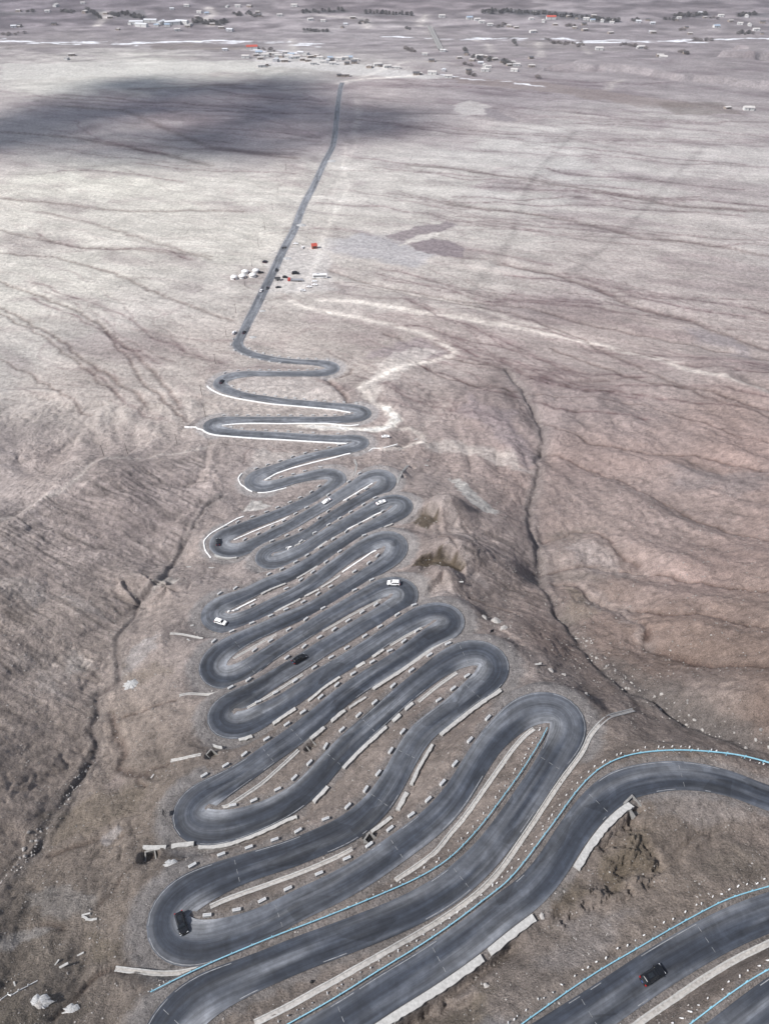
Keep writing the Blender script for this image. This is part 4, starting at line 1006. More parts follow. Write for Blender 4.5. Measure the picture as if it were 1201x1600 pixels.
KERBS = [
 ([(288,669),(305,670),(322,673),(337,676),(370,680),(402,684),(472,688),(535,692),(547,696)], 'white kerb wall under the longest straight leg'),
 ([(345,666),(356,663),(387,660.5),(440,661),(507,660),(563,664)], 'white kerb wall along the second straight leg'),
 ([(322,603),(332,610),(345,616),(370,622),(420,630),(473,635),(523,640),(549,645)], 'white kerb wall under the leg with the small dark car'),
 ([(413,752),(416,749),(430,739),(455,730),(490,720),(525,712),(548,706)], 'white kerb wall climbing to the right on the slanted leg'),
 ([(380,744),(372,751),(377,761),(397,767)], 'white kerb wall around the outside of the left hairpin'),
 ([(401,769),(425,767),(449,761)], 'short white kerb wall right of the left hairpin'),
 ([(382,809),(352,825),(330,838),(319,850),(321,862),(330,871)], 'white double kerb wall around the upper left hairpin'),
 ([(364,844),(395,830),(430,815),(456,804)], 'white kerb wall inside the upper left hairpin'),
 ([(583,754),(572,761),(560,768),(547,776),(535,783)], 'white kerb wall inside the topmost crowded hairpin'),
 ([(595,798),(582,805),(568,813),(553,822),(541,830)], 'white kerb wall inside the hairpin of the second white car'),
 ([(438,865),(447,861),(457,857)], 'short white kerb wall inside the dusty hairpin'),
 ([(588,857),(578,863),(568,870),(548,883),(533,893)], 'white kerb wall inside the pale worn hairpin'),
 ([(353,961),(375,949),(401,935)], 'thick white kerb wall behind the white car on the left'),
 ([(576,704),(600,700),(622,696)], 'white kerb line beside the parked white car'),
 ([(700,988),(700,988.5)], ''),
]
for k, (L, lb) in enumerate(KERBS):
    if lb: wall(L, .85 if k < 4 else .5, lb, 'kerb_wall', m_='kerbwhite', minh=.35, jag=.05, group='white kerb walls on the bends', cat='kerb wall', seed=90 + k)

# ------------------------------------------------------------------ drainage channels: two kerbs and a silted floor
CHAN = [
 ([(322,1420),(345,1408),(375,1397),(425,1379),(465,1365),(500,1350),(537,1333),(556,1321)], .95, 'pale drain inside the hairpin of the black car'),
 ([(838,1133),(822,1145),(807,1160),(782,1195),(750,1240),(725,1276),(700,1303),(682,1330),(645,1356),(612,1378)], 1.05, 'long drain inside the large right hairpin'),
 ([(992,1109),(970,1114),(950,1121),(927,1140),(912,1160),(886,1197),(861,1237),(836,1277),(809,1316),(787,1349),(752,1388),(720,1412),(675,1443),(600,1490),(525,1532),(450,1573),(390,1602)], 1.2, 'longest drain running from the right bank down to the bottom edge'),
 ([(985,1608),(1010,1588),(1050,1562),(1100,1527),(1150,1496),(1201,1471),(1240,1455)], 1.1, 'drain beside the lowest road in the right corner'),
 ([(172,1511),(215,1515),(250,1516),(287,1512),(322,1501)], .9, 'drain below the left hairpin of the black car'),
 ([(276,1089),(297,1083),(325,1082),(347,1082)], .7, 'short white drain left of the third left hairpin'),
 ([(263,993),(282,992),(301,994),(320,1000)], .6, 'short white drain left of the white car'),
 ([(262,1188),(290,1187),(320,1180)], .6, 'drain leading left from the box culvert'),
 ([(717,1046),(702,1057),(687,1067),(668,1082),(650,1097)], .8, 'drain inside the second large right hairpin'),
 ([(343,1272),(375,1251),(412,1222),(437,1197),(470,1165)], .9, 'white edged drain below the middle stone culvert'),
 ([(660,976),(635,987),(604,1006)], .6, 'drain inside the third large right hairpin'),
 ([(382,1109),(415,1094),(447,1075),(478,1056)], .6, 'drain beside the leg of the middle black car'),
 ([(598,933),(580,943),(562,952),(540,963),(521,974),(500,985)], .5, 'thin drain inside the hairpin of the white car'),
 ([(361,1031),(384,1018),(409,1005),(436,991)], .6, 'drain inside the second left hairpin'),
 ([(553,715),(557,725),(555,738),(548,747),(541,753)], .9, 'steep white chute between two hairpins'),
 ([(638,727),(630,736),(626,746),(619,757)], .8, 'curved chute beside a dark pit at the upper right'),
]
def channel(L, width, label, k):
    P = world_line(L, .9, 2); n = len(P)
    T = np.gradient(P, axis=0); T /= np.linalg.norm(T, axis=1)[:, None] + 1e-9
    N = np.stack([-T[:, 1], T[:, 0]], 1)
    for i in range(n):
        j, d = road_near(*P[i]); lim = HW[j] + .3 + width * .7
        if d < lim and d > .1: P[i] += (P[i] - np.array([RX[j], RY[j]])) / d * (lim - d)
    P = gsmooth(P, 1)
    zz = np.max([gz(P[:, 0] + N[:, 0]*o, P[:, 1] + N[:, 1]*o) for o in (-.7*width, -.35*width, 0, .35*width, .7*width)], 0)
    zz = gsmooth(zz, 2)+.03
    o = Vector((*P[n//2], float(zz[n//2])))
    root = empty('drain_channel', o, 0, label + ' ' if False else label, 'drain', 'concrete drains along the road')
    r2 = np.random.default_rng(k)
    for sg in (-1, 1):
        R = []
        for i in range(n):
            a = width / 2 * sg; b_ = (width / 2 + (.26 if sg > 0 else .20) + .06 * r2.random()) * sg
            pa, pb = P[i] + N[i]*a, P[i] + N[i]*b_; zt = zz[i] + .2 + .02*r2.random()
            R.append([(pa[0]-o.x, pa[1]-o.y, zz[i]-.8-o.z), (pa[0]-o.x, pa[1]-o.y, zt-o.z), (pb[0]-o.x, pb[1]-o.y, zt-o.z), (pb[0]-o.x, pb[1]-o.y, zz[i]-.8-o.z)])
        mb = MB(); mb.rings(R); mb.build('kerb', M['concrete'], root)
    mb = MB(); w2 = width / 2 - .004
    mb.rings([[(P[i][0]-N[i][0]*w2-o.x, P[i][1]-N[i][1]*w2-o.y, zz[i]+.02-o.z), (P[i][0]+N[i][0]*w2-o.x, P[i][1]+N[i][1]*w2-o.y, zz[i]+.02-o.z)] for i in range(n)], cap=False, closed=False)
    mb.build('channel_floor', M['silt'], root)
for k, (L, wd, lb) in enumerate(CHAN): channel(L, wd * .55, lb, k)

# ------------------------------------------------------------------ culverts
def culvert(px, py, ang_, s, label):
    p = at(px, py); k, d = road_near(p.x, p.y)
    root = empty('culvert', (p.x, p.y, p.z - .2), ang_, label, 'culvert', 'stone culverts under the bends', s)
    for sg in (-1, 1):
        mb = MB(); mb.add([(-1.3, sg*.95, -1), (1.3, sg*1.15, -1), (1.3, sg*1.15, .5), (-1.3, sg*.95, 1.5), (-1.3, sg*1.25, -1), (1.3, sg*1.45, -1), (1.3, sg*1.45, .5), (-1.3, sg*1.25, 1.5)],
            [(0,1,2,3),(4,5,6,7),(0,1,5,4),(1,2,6,5),(2,3,7,6),(3,0,4,7)]); mb.build('wing_wall', M['concrete_dark'], root)
    mb = MB()
    for (y0, y1, z0, z1) in ((-1.25, -.55, -1, 1.5), (.55, 1.25, -1, 1.5), (-.55, .55, .55, 1.5)): mb.box((-1.5, (y0+y1)/2, (z0+z1)/2), (.395, y1-y0, z1-z0))
    mb.build('headwall', M['concrete_dark'], root)
    mb = MB(); mb.box((-2.2, 0, -.2), (1.0, 1.1, 1.45)); mb.build('opening_shade', M['black'], root)  # solid black box standing in for the shade inside the opening
    mb = MB(); mb.box((0, 0, -.9), (2.6, 1.9, .2)); mb.build('apron', M['concrete_dark'], root)
culvert(232,1334,-1.3,1.0,'box culvert below the leftmost white wall slab')
culvert(331,1178,-.6,.9,'box culvert with a short slab at the left bank')
culvert(484,1157,-.7,.95,'dark stone culvert at the end of the short bright wall')
culvert(580,1310,-.6,.9,'grey stone culvert between the two curved middle legs')
culvert(992,1257,-.9,1.15,'deep dark culvert beside the long wall at the right bend')

# ------------------------------------------------------------------ concrete guard blocks on the downhill edge of every bend
def make_block():
    r = empty('guard_block', (0, 0, 0))
    mb = MB(); mb.add([(x*1.0*k, y*.36*(1 if z == 0 else .86), z) for z, k in ((-.25, 1), (.82, .985)) for x, y in ((-1,-1),(1,-1),(1,1),(-1,1))] and
        [(x*(1 if z < 0 else .985), y*(.38 if z < 0 else .33), z) for z in (-.25, .82) for x, y in ((-1,-1),(1,-1),(1,1),(-1,1))],
        [(3,2,1,0),(4,5,6,7),(0,1,5,4),(1,2,6,5),(2,3,7,6),(3,0,4,7)])
    mb.build('block_body', M['blockwhite'], r, bevel=.03)
    mb = MB()
    for sg in (-1, 1): mb.add([(-.82, sg*.376, .14), (.82, sg*.376, .14), (.82, sg*.351, .66), (-.82, sg*.351, .66)], [(0,1,2,3)])
    mb.add([(-.8, -.2, .824), (.8, -.2, .824), (.8, .2, .824), (-.8, .2, .824)], [(0,1,2,3)])
    mb.build('grey_panel', M['blockgrey'], r)
    return r
proto_block = make_block(); proto_block.scale = (.92, .92, .92); used_block = False
apex = [nearest(*p[:2]) for p in ROAD if len(p) > 2]
# drop the first marker (start of the road); hairpins follow in order
apex = sorted(apex[1:])
legs = [(apex[k], apex[k+1]) for k in range(len(apex) - 1)]
legn = 0
r3 = np.random.default_rng(5)
skip_after = nearest(374, 530)
row = 0
def pxof(i): return project(RX[i], RY[i], RZ[i])
for k, (a, b) in enumerate(legs):
    if k < 3: continue
    row += 1
    mid = (a + b) // 2
    far_sgn = 1 if nor[mid, 1] > 0 else -1
    place = []
    dist = 0; i = a + 6
    while i < b - 6:
        if abs(curv[i]) < .075 and nor[i, 1] * far_sgn > .12:
            place.append(i); i += 5 + (1 if r3.random() > .5 else 0)
        else: i += 1
    place.sort(key=lambda j: pxof(j)[0])
    place = [j for j in place if r3.random() > .05]
    for q, i in enumerate(place):
        o = proto_block if not used_block else copy_tree(proto_block); used_block = True
        off = far_sgn * (HW[i] + .95 + .1 * r3.standard_normal())
        x, y = RX[i] + nor[i, 0]*off, RY[i] + nor[i, 1]*off
        o.location = (x, y, float(max(gz(x, y), RZ[i] - .1)) - .02)
        o.rotation_euler = (.035 * r3.standard_normal(), .03 * r3.standard_normal(), math.atan2(tan[i, 1], tan[i, 0]) + .09 * r3.standard_normal())
        prop(o, f'white guard block, {ordn(q+1)} from left in the {ordn(row)} block row from bottom', 'guard block', 'guard blocks along the hairpin road')
# outer edge of the long corner onto the plain
ci = [i for i in range(nearest(440,563), nearest(374,528), 6)]
for q, i in enumerate(sorted(ci, key=lambda j: -RY[j])):
    o = copy_tree(proto_block); sg = -1 if curv[nearest(371,538)] > 0 else 1
    off = sg * (HW[i] + .9); o.location = (RX[i] + nor[i,0]*off, RY[i] + nor[i,1]*off, RZ[i]); o.rotation_euler = (0, 0, math.atan2(tan[i,1], tan[i,0]))
    prop(o, f'dark sided guard block, {ordn(q+1)} from the top around the outside of the long upper corner', 'guard block', 'guard blocks along the hairpin road')

# ------------------------------------------------------------------ blue guard rails and the white stones behind them
RAILS = [
 ('bottom right corner', [(1040,1628),(1077,1600),(1100,1582),(1128,1561),(1160,1538),(1201,1516),(1245,1497)]),
 ('above the lowest black car', [(790,1622),(817,1600),(843,1583),(878,1557),(936,1518),(970,1499),(1000,1481),(1055,1449),(1100,1425),(1125,1411),(1158,1400),(1201,1388),(1250,1374)]),
 ('around the wide right bend', [(430,1618),(465,1599),(512,1574),(545,1556),(575,1536),(605,1516),(635,1497),(665,1477),(690,1460),(717,1440),(750,1420),(785,1390),(822,1347),(837,1325),(855,1302),(870,1282),(884,1261),(897,1244),(915,1224),(935,1207),(955,1197),(975,1189),(997,1185),(1035,1182),(1066,1183),(1100,1187),(1150,1196),(1190,1207),(1235,1218)]),
 ('from the lower left end to the large hairpin', [(231,1564),(265,1547),(300,1530),(332,1515),(367,1500),(400,1486),(432,1472),(465,1459),(500,1445),(555,1422),(585,1409),(614,1396),(641,1384),(667,1370),(690,1356),(710,1340),(727,1321),(745,1302),(759,1284),(786,1247),(810,1214),(831,1180),(842,1162),(850,1149),(856,1132)]),
]
W_PROF = [(-.07,.17),(.07,.15),(.08,.06),(.02,.02),(.02,-.02),(.08,-.06),(.08,-.14),(.0,-.16)]
stone_proto = None
SHORT = ['in the corner', 'by the lowest car', 'round the right bend', 'of the large hairpin']
for k, (nm, L) in enumerate(RAILS):
    P = world_line(L, 1.0, 2); n = len(P); zr = np.zeros(n); away = np.zeros((n, 2))
    for i in range(n):
        j, d = road_near(*P[i]); a = (P[i] - np.array([RX[j], RY[j]])) / (d + 1e-9); away[i] = a
        P[i] = np.array([RX[j], RY[j]]) + a * max(d, HW[j] + .55); zr[i] = RZ[j]
    P = gsmooth(P, 2); zr = gsmooth(zr, 2); away = gsmooth(away, 3); away /= np.linalg.norm(away, axis=1)[:, None]
    o = Vector((*P[n//2], float(zr[n//2])))
    root = empty('guard_rail', o, 0, f'pale blue steel guard rail {nm}', 'guard rail', 'pale blue guard rails')
    mb = MB(); R = []
    for i in range(n):
        R.append([(P[i][0]-away[i][0]*(u+.06)-o.x, P[i][1]-away[i][1]*(u+.06)-o.y, zr[i]+.62+v-o.z) for u, v in W_PROF] + [(P[i][0]-away[i][0]*(u+.03)-o.x, P[i][1]-away[i][1]*(u+.03)-o.y, zr[i]+.62+v-o.z) for u, v in W_PROF[::-1]])
    mb.rings(R); mb.build('rail_beam', M['railblue'], root)
    s = 1.0; npost = 0
    while s < n - 1 and npost < 98:
        i = int(s); p = P[i]
        mb = MB(); mb.box((p[0]+away[i][0]*.07-o.x, p[1]+away[i][1]*.07-o.y, zr[i]+.25-o.z), (.15,.15,1.45), math.atan2(away[i][1], away[i][0])); mb.build('post', M['railblue'], root)
        s += 4.0; npost += 1
    # stones
    s = .6; st = []
    while s < n - 1:
        i = int(s)
        st.append((P[i] + away[i] * (1.0 + .55 * r3.random()) , i))
        s += 1.3 + 1.5 * r3.random()
    st.sort(key=lambda q: q[0][0])
    for q, (p, i) in enumerate(st):
        if stone_proto is None:
            mb = MB(); R = []
            for z, rr in ((-.4, .13), (.45, .12), (.6, .095), (.66, .03)):
                R.append([(rr*math.cos(2*math.pi*a/8+.2), rr*math.sin(2*math.pi*a/8+.2), z) for a in range(8)])
            mb.rings(R); stone_proto = mb.build('guard_stone', M['stonewhite']); so = stone_proto
        else: so = stone_proto.copy(); C.objects.link(so)
        so.location = (p[0], p[1], float(gz(p[0], p[1]))); so.rotation_euler = (.15*r3.standard_normal(), .15*r3.standard_normal(), r3.random()*6); sc = .8 + .45*r3.random(); so.scale = (sc, sc, sc)
        prop(so, f'white guard stone, {ordn(q+1)} from left behind the blue rail {SHORT[k]}', 'guard stone', 'white stones behind the blue rails')
# ------------------------------------------------------------------ vehicles
def rrect(x0, x1, hw, z, r=.25, n=4, nose=0.0):
    """rounded rectangle ring at height z"""
    P = []
    for cx, cy, a0 in ((x1 - r, hw - r, 0), (x0 + r, hw - r, 90), (x0 + r, -hw + r, 180), (x1 - r, -hw + r, 270)):
        for k in range(n + 1):
            a = math.radians(a0 + 90 * k / n); P.append((cx + r * math.cos(a), cy + r * math.sin(a), z))
    return P
def make_car(name, paint, L=4.75, W=1.90, H=1.74, style='suv', rack=False, sunroof=True):
    r = empty(name, (0, 0, 0))
    h = L / 2; w = W / 2; belt = .58 * H if style != 'sedan' else .62 * H
    mb = MB()
    mb.rings([rrect(-h+.16, h-.18, w-.10, .24, .3), rrect(-h+.04, h-.06, w-.02, .38, .32), rrect(-h, h-.01, w, .55, .34), rrect(-h+.02, h-.02, w, .72, .36), rrect(-h+.05, h-.10, w-.02, .90 if style != 'sedan' else .82, .38), rrect(-h+.10, h-.24, w-.05, belt-.03, .40), rrect(-h+.18, h-.45, w-.12, belt, .42)])
    rearx = -h + (.10 if style != 'sedan' else .75); 
    lv = [(belt-.02, rearx, h-1.18, w-.07), (belt+.22, rearx+.12 if style != 'sedan' else rearx+.35, h-1.50, w-.14), (H-.14, rearx+.26 if style != 'sedan' else rearx+.7, h-1.92, w-.23), (H-.04, rearx+.36 if style != 'sedan' else rearx+.85, h-2.08, w-.30), (H, rearx+.55 if style != 'sedan' else rearx+1.05, h-2.35, w-.46)]
    mb.rings([rrect(a, b, c, z, .22) for z, a, b, c in lv])
    body = mb.build('body', paint, r, True)
    body.data.polygons.foreach_set('use_smooth', [len(p.vertices) == 4 for p in body.data.polygons])
    def lev(z):
        zs = [q[0] for q in lv]
        return [float(np.interp(z, zs, [q[k] for q in lv])) for k in (1, 2, 3)]
    z0, z1 = belt + .05, H - .15
    a0, b0, c0 = lev(z0); a1, b1, c1 = lev(z1); e_ = .014
    mb = MB(); mb.add([(b0+e_, -c0+.16, z0), (b0+e_, c0-.16, z0), (b1+e_, c1-.14, z1), (b1+e_, -c1+.14, z1)], [(0,1,2,3)]); mb.build('windscreen', M['glass'], r)
    mb = MB(); mb.add([(a0-e_, c0-.18, z0+.02), (a0-e_, -c0+.18, z0+.02), (a1-e_, -c1+.16, z1), (a1-e_, c1-.16, z1)], [(0,1,2,3)]); mb.build('rear_window', M['glass'], r)
    for sg in (-1, 1):
        for f0, f1, g0, g1 in ((.05, .33, .10, .33), (.355, .63, .355, .63), (.655, .93, .655, .90)):
            xa, xb = a0 + (b0-a0)*f0, a0 + (b0-a0)*f1; xc, xd = a1 + (b1-a1)*g0, a1 + (b1-a1)*g1
            mb = MB(); mb.add([(xa, sg*(c0+e_), z0), (xb, sg*(c0+e_), z0), (xd, sg*(c1+e_), z1-.03), (xc, sg*(c1+e_), z1-.03)], [(0,1,2,3)]); mb.build('side_window', M['glass'], r)
    if sunroof:
        mb = MB(); aa, bb, c_ = lev(H); mb.box(((aa+bb)/2+.15, 0, H+.003), ((bb-aa)*.55, c_*1.35, .012)); mb.build('sunroof', M['glass'], r)
    wr = .36 if style == 'suv' else .32
    for sx in (-1, 1):
        for sg in (-1, 1):
            cx, cy = sx * (h - .92 if sx > 0 else h - .95), sg * (w - .115)
            mb = MB(); mb.rings([[(cx + rr*math.cos(2*math.pi*k/18), cy + dy, wr + rr*math.sin(2*math.pi*k/18)) for k in range(18)] for dy, rr in ((-.13, wr-.05), (-.12, wr), (.12, wr), (.13, wr-.05))])
            wh = mb.build('wheel', M['tyre'], r)
            mb = MB(); mb.rings([[(cx + rr*math.cos(2*math.pi*k/14), cy + sg*dy, wr + rr*math.sin(2*math.pi*k/14)) for k in range(14)] for dy, rr in ((.10, wr*.68), (.134, wr*.66), (.12, wr*.3))]); mb.build('rim', M['rim'], wh)
            mb = MB(); mb.rings([[(cx + (wr+.09)*math.cos(math.pi*k/12), sg*(w - .05 + o), wr + (wr+.09)*math.sin(math.pi*k/12)) for k in range(13)] + [(cx + (wr+.03)*math.cos(math.pi*k/12), sg*(w - .05 + o), wr + (wr+.03)*math.sin(math.pi*k/12)) for k in range(12, -1, -1)] for o in (0, .062)]); mb.build('wheel_arch', M['trim'], r)
    for sg in (-1, 1):
        mb = MB(); mb.box((h-.16, sg*(w-.30), .78), (.24, .40, .14)); mb.build('headlight', M['lampw'], r)
        mb = MB(); mb.box((-h+.10, sg*(w-.22), .90 if style != 'sedan' else .78), (.20, .30, .24)); mb.build('tail_light', M['lampr'], r)
        mb = MB(); mb.box((h-1.35, sg*(w+.09), belt+.10), (.12, .22, .14), top=.8); mb.build('mirror', paint, r)
        if rack:
            mb = MB(); mb.box((-.35, sg*(w-.36), H+.05), (1.9, .05, .06)); mb.build('roof_rail', M['trim'], r)
    mb = MB(); mb.box((h-.02, 0, .42), (.08, W*.72, .16)); mb.build('front_bumper', M['trim'], r)
    mb = MB(); mb.box((-h+.02, 0, .42), (.08, W*.72, .16)); mb.build('rear_bumper', M['trim'], r)
    mb = MB(); mb.box((h-.015, 0, .70), (.05, W*.42, .18)); mb.build('grille', M['trim'], r)
    mb = MB(); mb.box((-h-.01, 0, .74), (.03, .44, .13)); mb.build('number_plate', M['plate'], r)
    return r
def on_road(o, px, py, label, cat, group=None, flip=False, off=None):
    i = nearest(px, py)
    # exact spot on the road plane under the pixel
    x, y = unproj(px, py, CAMZ - RZ[i] - .6)
    if off is not None: x, y = RX[i] + nor[i,0]*off, RY[i] + nor[i,1]*off
    d = (x - RX[i])*nor[i,0] + (y - RY[i])*nor[i,1]; d = max(-HW[i]+1.1, min(HW[i]-1.1, d))
    s_ = (x - RX[i])*tan[i,0] + (y - RY[i])*tan[i,1]
    x = RX[i] + tan[i,0]*s_ + nor[i,0]*d; y = RY[i] + tan[i,1]*s_ + nor[i,1]*d
    a = math.atan2(tan[i,1], tan[i,0]) + (math.pi if flip else 0)
    gr = (RZ[min(i+3,NR-1)] - RZ[max(i-3,0)]) / (6 * RS) * (-1 if flip else 1)
    o.location = (x, y, RZ[i] + .055); o.rotation_euler = (0, -math.atan(gr), a)
    return prop(o, label, cat, group)
suv_b = make_car('parked_suv' if False else 'suv', M['carblack'], 4.85, 1.95, 1.76, 'suv', True)
suv_w = make_car('suv', M['carwhite'], 4.8, 1.93, 1.80, 'suv', True, False)
sed_w = make_car('sedan', M['carwhite'], 4.6, 1.80, 1.48, 'sedan', False, True)
sed_b = make_car('sedan', M['carblack'], 4.6, 1.80, 1.48, 'sedan', False, False)
CG = 'cars driving on the hairpin road'
on_road(suv_b, 1018, 1524, 'black suv with glassy roof on the lowest road in the bottom right corner', 'car', CG)
on_road(copy_tree(suv_b), 284, 1443, 'black suv turning in the big left hairpin near the bottom', 'car', CG, True)
on_road(copy_tree(suv_b), 467, 1030, 'black suv on a straight leg in the middle of the hairpins', 'car', CG, False)
on_road(suv_w, 615, 911, 'white suv in the right hairpin beside the brown rock cut', 'car', CG, False)
on_road(copy_tree(suv_w), 345, 972, 'white suv in the left hairpin beside the thick white kerb wall', 'car', CG, True)
on_road(sed_w, 595, 785, 'white car in the right hairpin of the upper bends', 'car', CG, True)
on_road(copy_tree(sed_w), 510, 783, 'white car on the upper straight leg left of the other white car', 'car', CG, False)
on_road(sed_b, 341, 847, 'small black car in the left hairpin ringed by white kerb', 'car', CG, False)
on_road(copy_tree(sed_b), 346, 596, 'small black car in the far left hairpin', 'car', CG, False)
on_road(copy_tree(sed_b), 381, 519, 'small black car above the long upper corner', 'car', CG, False)
on_road(copy_tree(sed_b), 417.5, 450, 'black car on the straight road below the white tents', 'car', CG, True)
on_road(copy_tree(sed_w), 408, 454, 'white car on the straight road meeting a black one', 'car', CG, False)
on_road(copy_tree(suv_b), 432, 422, 'black car on the straight road beside the parking ground', 'car', CG, True)
def on_ground(o, px, py, ang_, label, cat, group=None):
    p = at(px, py); o.location = (p.x, p.y, p.z + .03); o.rotation_euler = (0, 0, ang_); return prop(o, label, cat, group)
PGp = 'vehicles parked on the pale ground beside the road'
R_ = math.radians
on_ground(copy_tree(sed_w), 602, 685, R_(5), 'white car parked outside the right bend on a gravel pad', 'car')
for (px, py, a, src, lb) in [(491,441,R_(4),sed_w,'white car parked just below the bus'),(491.5,446.5,R_(-3),sed_w,'white car parked second below the bus'),(483,450,R_(3),sed_w,'white car parked left of the pair below the bus'),(473,456,R_(2),suv_w,'white car parked lowest on the pale ground'),
    (435,450,R_(8),sed_b,'dark car parked nearest the road on the pale ground'),(446,434.5,R_(-10),suv_b,'black car parked right of the low kiosk'),(413,409.5,R_(60),sed_b,'dark car parked left of the road above the tents'),(407.5,427,R_(20),suv_b,'black car parked against the right end of the tents'),
    (462,381.5,R_(0),sed_w,'white car parked near the red hut'),(473,387,R_(80),sed_w,'white car parked left of the red hut'),(415.5,410,R_(80),sed_b,'dark car parked beside another above the tents'),(366,521,R_(75),suv_w,'white van parked on the left verge of the corner')]:
    on_ground(copy_tree(src), px, py, a, lb, 'car', PGp)

def make_bus():
    r = empty('coach_bus', (0, 0, 0)); mb = MB()
    mb.rings([rrect(-6, 6, 1.2, .35, .25), rrect(-6.02, 6.02, 1.27, .8, .28), rrect(-6.02, 6.0, 1.27, 2.5, .28), rrect(-5.95, 5.85, 1.22, 3.15, .3), rrect(-5.7, 5.5, 1.0, 3.32, .3)]); mb.build('body', M['carwhite'], r)
    for sg in (-1, 1):
        mb = MB(); mb.box((.1, sg*1.275, 2.05), (10.6, .03, .95)); mb.build('window_band', M['glass'], r)
        for x in (-3.6, 3.9):
            mb = MB(); mb.rings([[(x + .5*math.cos(2*math.pi*k/16), sg*1.15+o, .5+.5*math.sin(2*math.pi*k/16)) for k in range(16)] for o in (-.15, .15)]); mb.build('wheel', M['tyre'], r)
        mb = MB(); mb.box((5.98, sg*.85, .8), (.12, .35, .25)); mb.build('headlight', M['lampw'], r)
    mb = MB(); mb.add([(6.03, -1.1, 1.2), (6.03, 1.1, 1.2), (5.93, 1.05, 2.9), (5.93, -1.05, 2.9)], [(0,1,2,3)]); mb.build('windscreen', M['glass'], r)
    mb = MB(); mb.box((1.5, 0, 3.38), (2.0, 1.4, .22)); mb.build('roof_unit', M['carsilver'], r)
    return r
on_ground(make_bus(), 500, 434, R_(180+2), 'long white coach parked at the right of the pale ground', 'bus')
def make_truck():
    r = empty('flatbed_truck', (0, 0, 0))
    mb = MB(); mb.rings([rrect(4.2, 6.4, 1.2, .5, .15), rrect(4.2, 6.4, 1.2, 1.8, .15), rrect(4.25, 6.1, 1.1, 2.7, .2)]); mb.build('cab', M['carred'], r)
    mb = MB(); mb.add([(6.39, -1.0, 1.75), (6.39, 1.0, 1.75), (6.13, .95, 2.6), (6.13, -.95, 2.6)], [(0,1,2,3)]); mb.build('windscreen', M['glass'], r)
    mb = MB(); mb.box((-1.1, 0, 1.15), (10.2, 2.4, .22)); mb.box((-1.1, 1.15, 1.45), (10.2, .1, .5)); mb.box((-1.1, -1.15, 1.45), (10.2, .1, .5)); mb.build('cargo_bed', M['carsilver'], r)
    for sg in (-1, 1):
        for x in (5.3, -2.8, -4.2):
            mb = MB(); mb.rings([[(x + .5*math.cos(2*math.pi*k/16), sg*1.0+o, .5+.5*math.sin(2*math.pi*k/16)) for k in range(16)] for o in (-.15, .15)]); mb.build('wheel', M['tyre'], r)
    return r
on_ground(make_truck(), 462, 440, R_(178), 'long flat truck with red cab parked on the pale ground', 'truck', PGp)
mv = make_car('minibus', M['carblack'], 6.4, 2.1, 2.5, 'suv', True, False)
on_ground(mv, 462, 428.5, R_(4), 'dark minibus parked behind the flat truck', 'minibus', PGp)

# ------------------------------------------------------------------ white felt tents
canvas = mat('white_canvas', (.70,.69,.67), .9, var=.08, scale=1.0)
doorm = mat('red_door_paint', (.16,.05,.035), .6)
def make_tent():
    r = empty('round_tent', (0, 0, 0)); n = 20
    mb = MB(); mb.rings([[(rr*math.cos(2*math.pi*k/n), rr*math.sin(2*math.pi*k/n), z) for k in range(n)] for rr, z in ((2.9, -.2), (3.0, .2), (2.95, 1.7))], cap=False); mb.build('tent_wall', canvas, r, True)
    mb = MB(); mb.rings([[(rr*math.cos(2*math.pi*k/n), rr*math.sin(2*math.pi*k/n), z) for k in range(n)] for rr, z in ((3.1, 1.66), (2.5, 2.3), (1.5, 2.85), (.5, 3.1), (.3, 3.3))]); mb.build('roof', canvas, r, True)
    mb = MB(); mb.box((2.96, 0, .85), (.14, .95, 1.7)); mb.build('door', doorm, r)
    mb = MB(); mb.rings([[(rr*math.cos(2*math.pi*k/n), rr*math.sin(2*math.pi*k/n), z) for k in range(n)] for rr, z in ((3.02, 1.35), (3.03, 1.5))], cap=False); mb.build('rope_band', M['wood'], r)
    return r
tent = make_tent()
for q, (px, py, lb) in enumerate([(366,436,'white round tent at the left end of the tent group'),(379,434,'white round tent second from the left of the group'),(383.5,428,'white round tent at the back of the group, left one'),(395,432.5,'white round tent at the front right of the group'),(400,426,'white round tent at the back right beside the black car')]):
    o = tent if q == 0 else copy_tree(tent); on_ground(o, px, py, -1.2 + .5*q, lb, 'tent', 'white round tents left of the straight road')
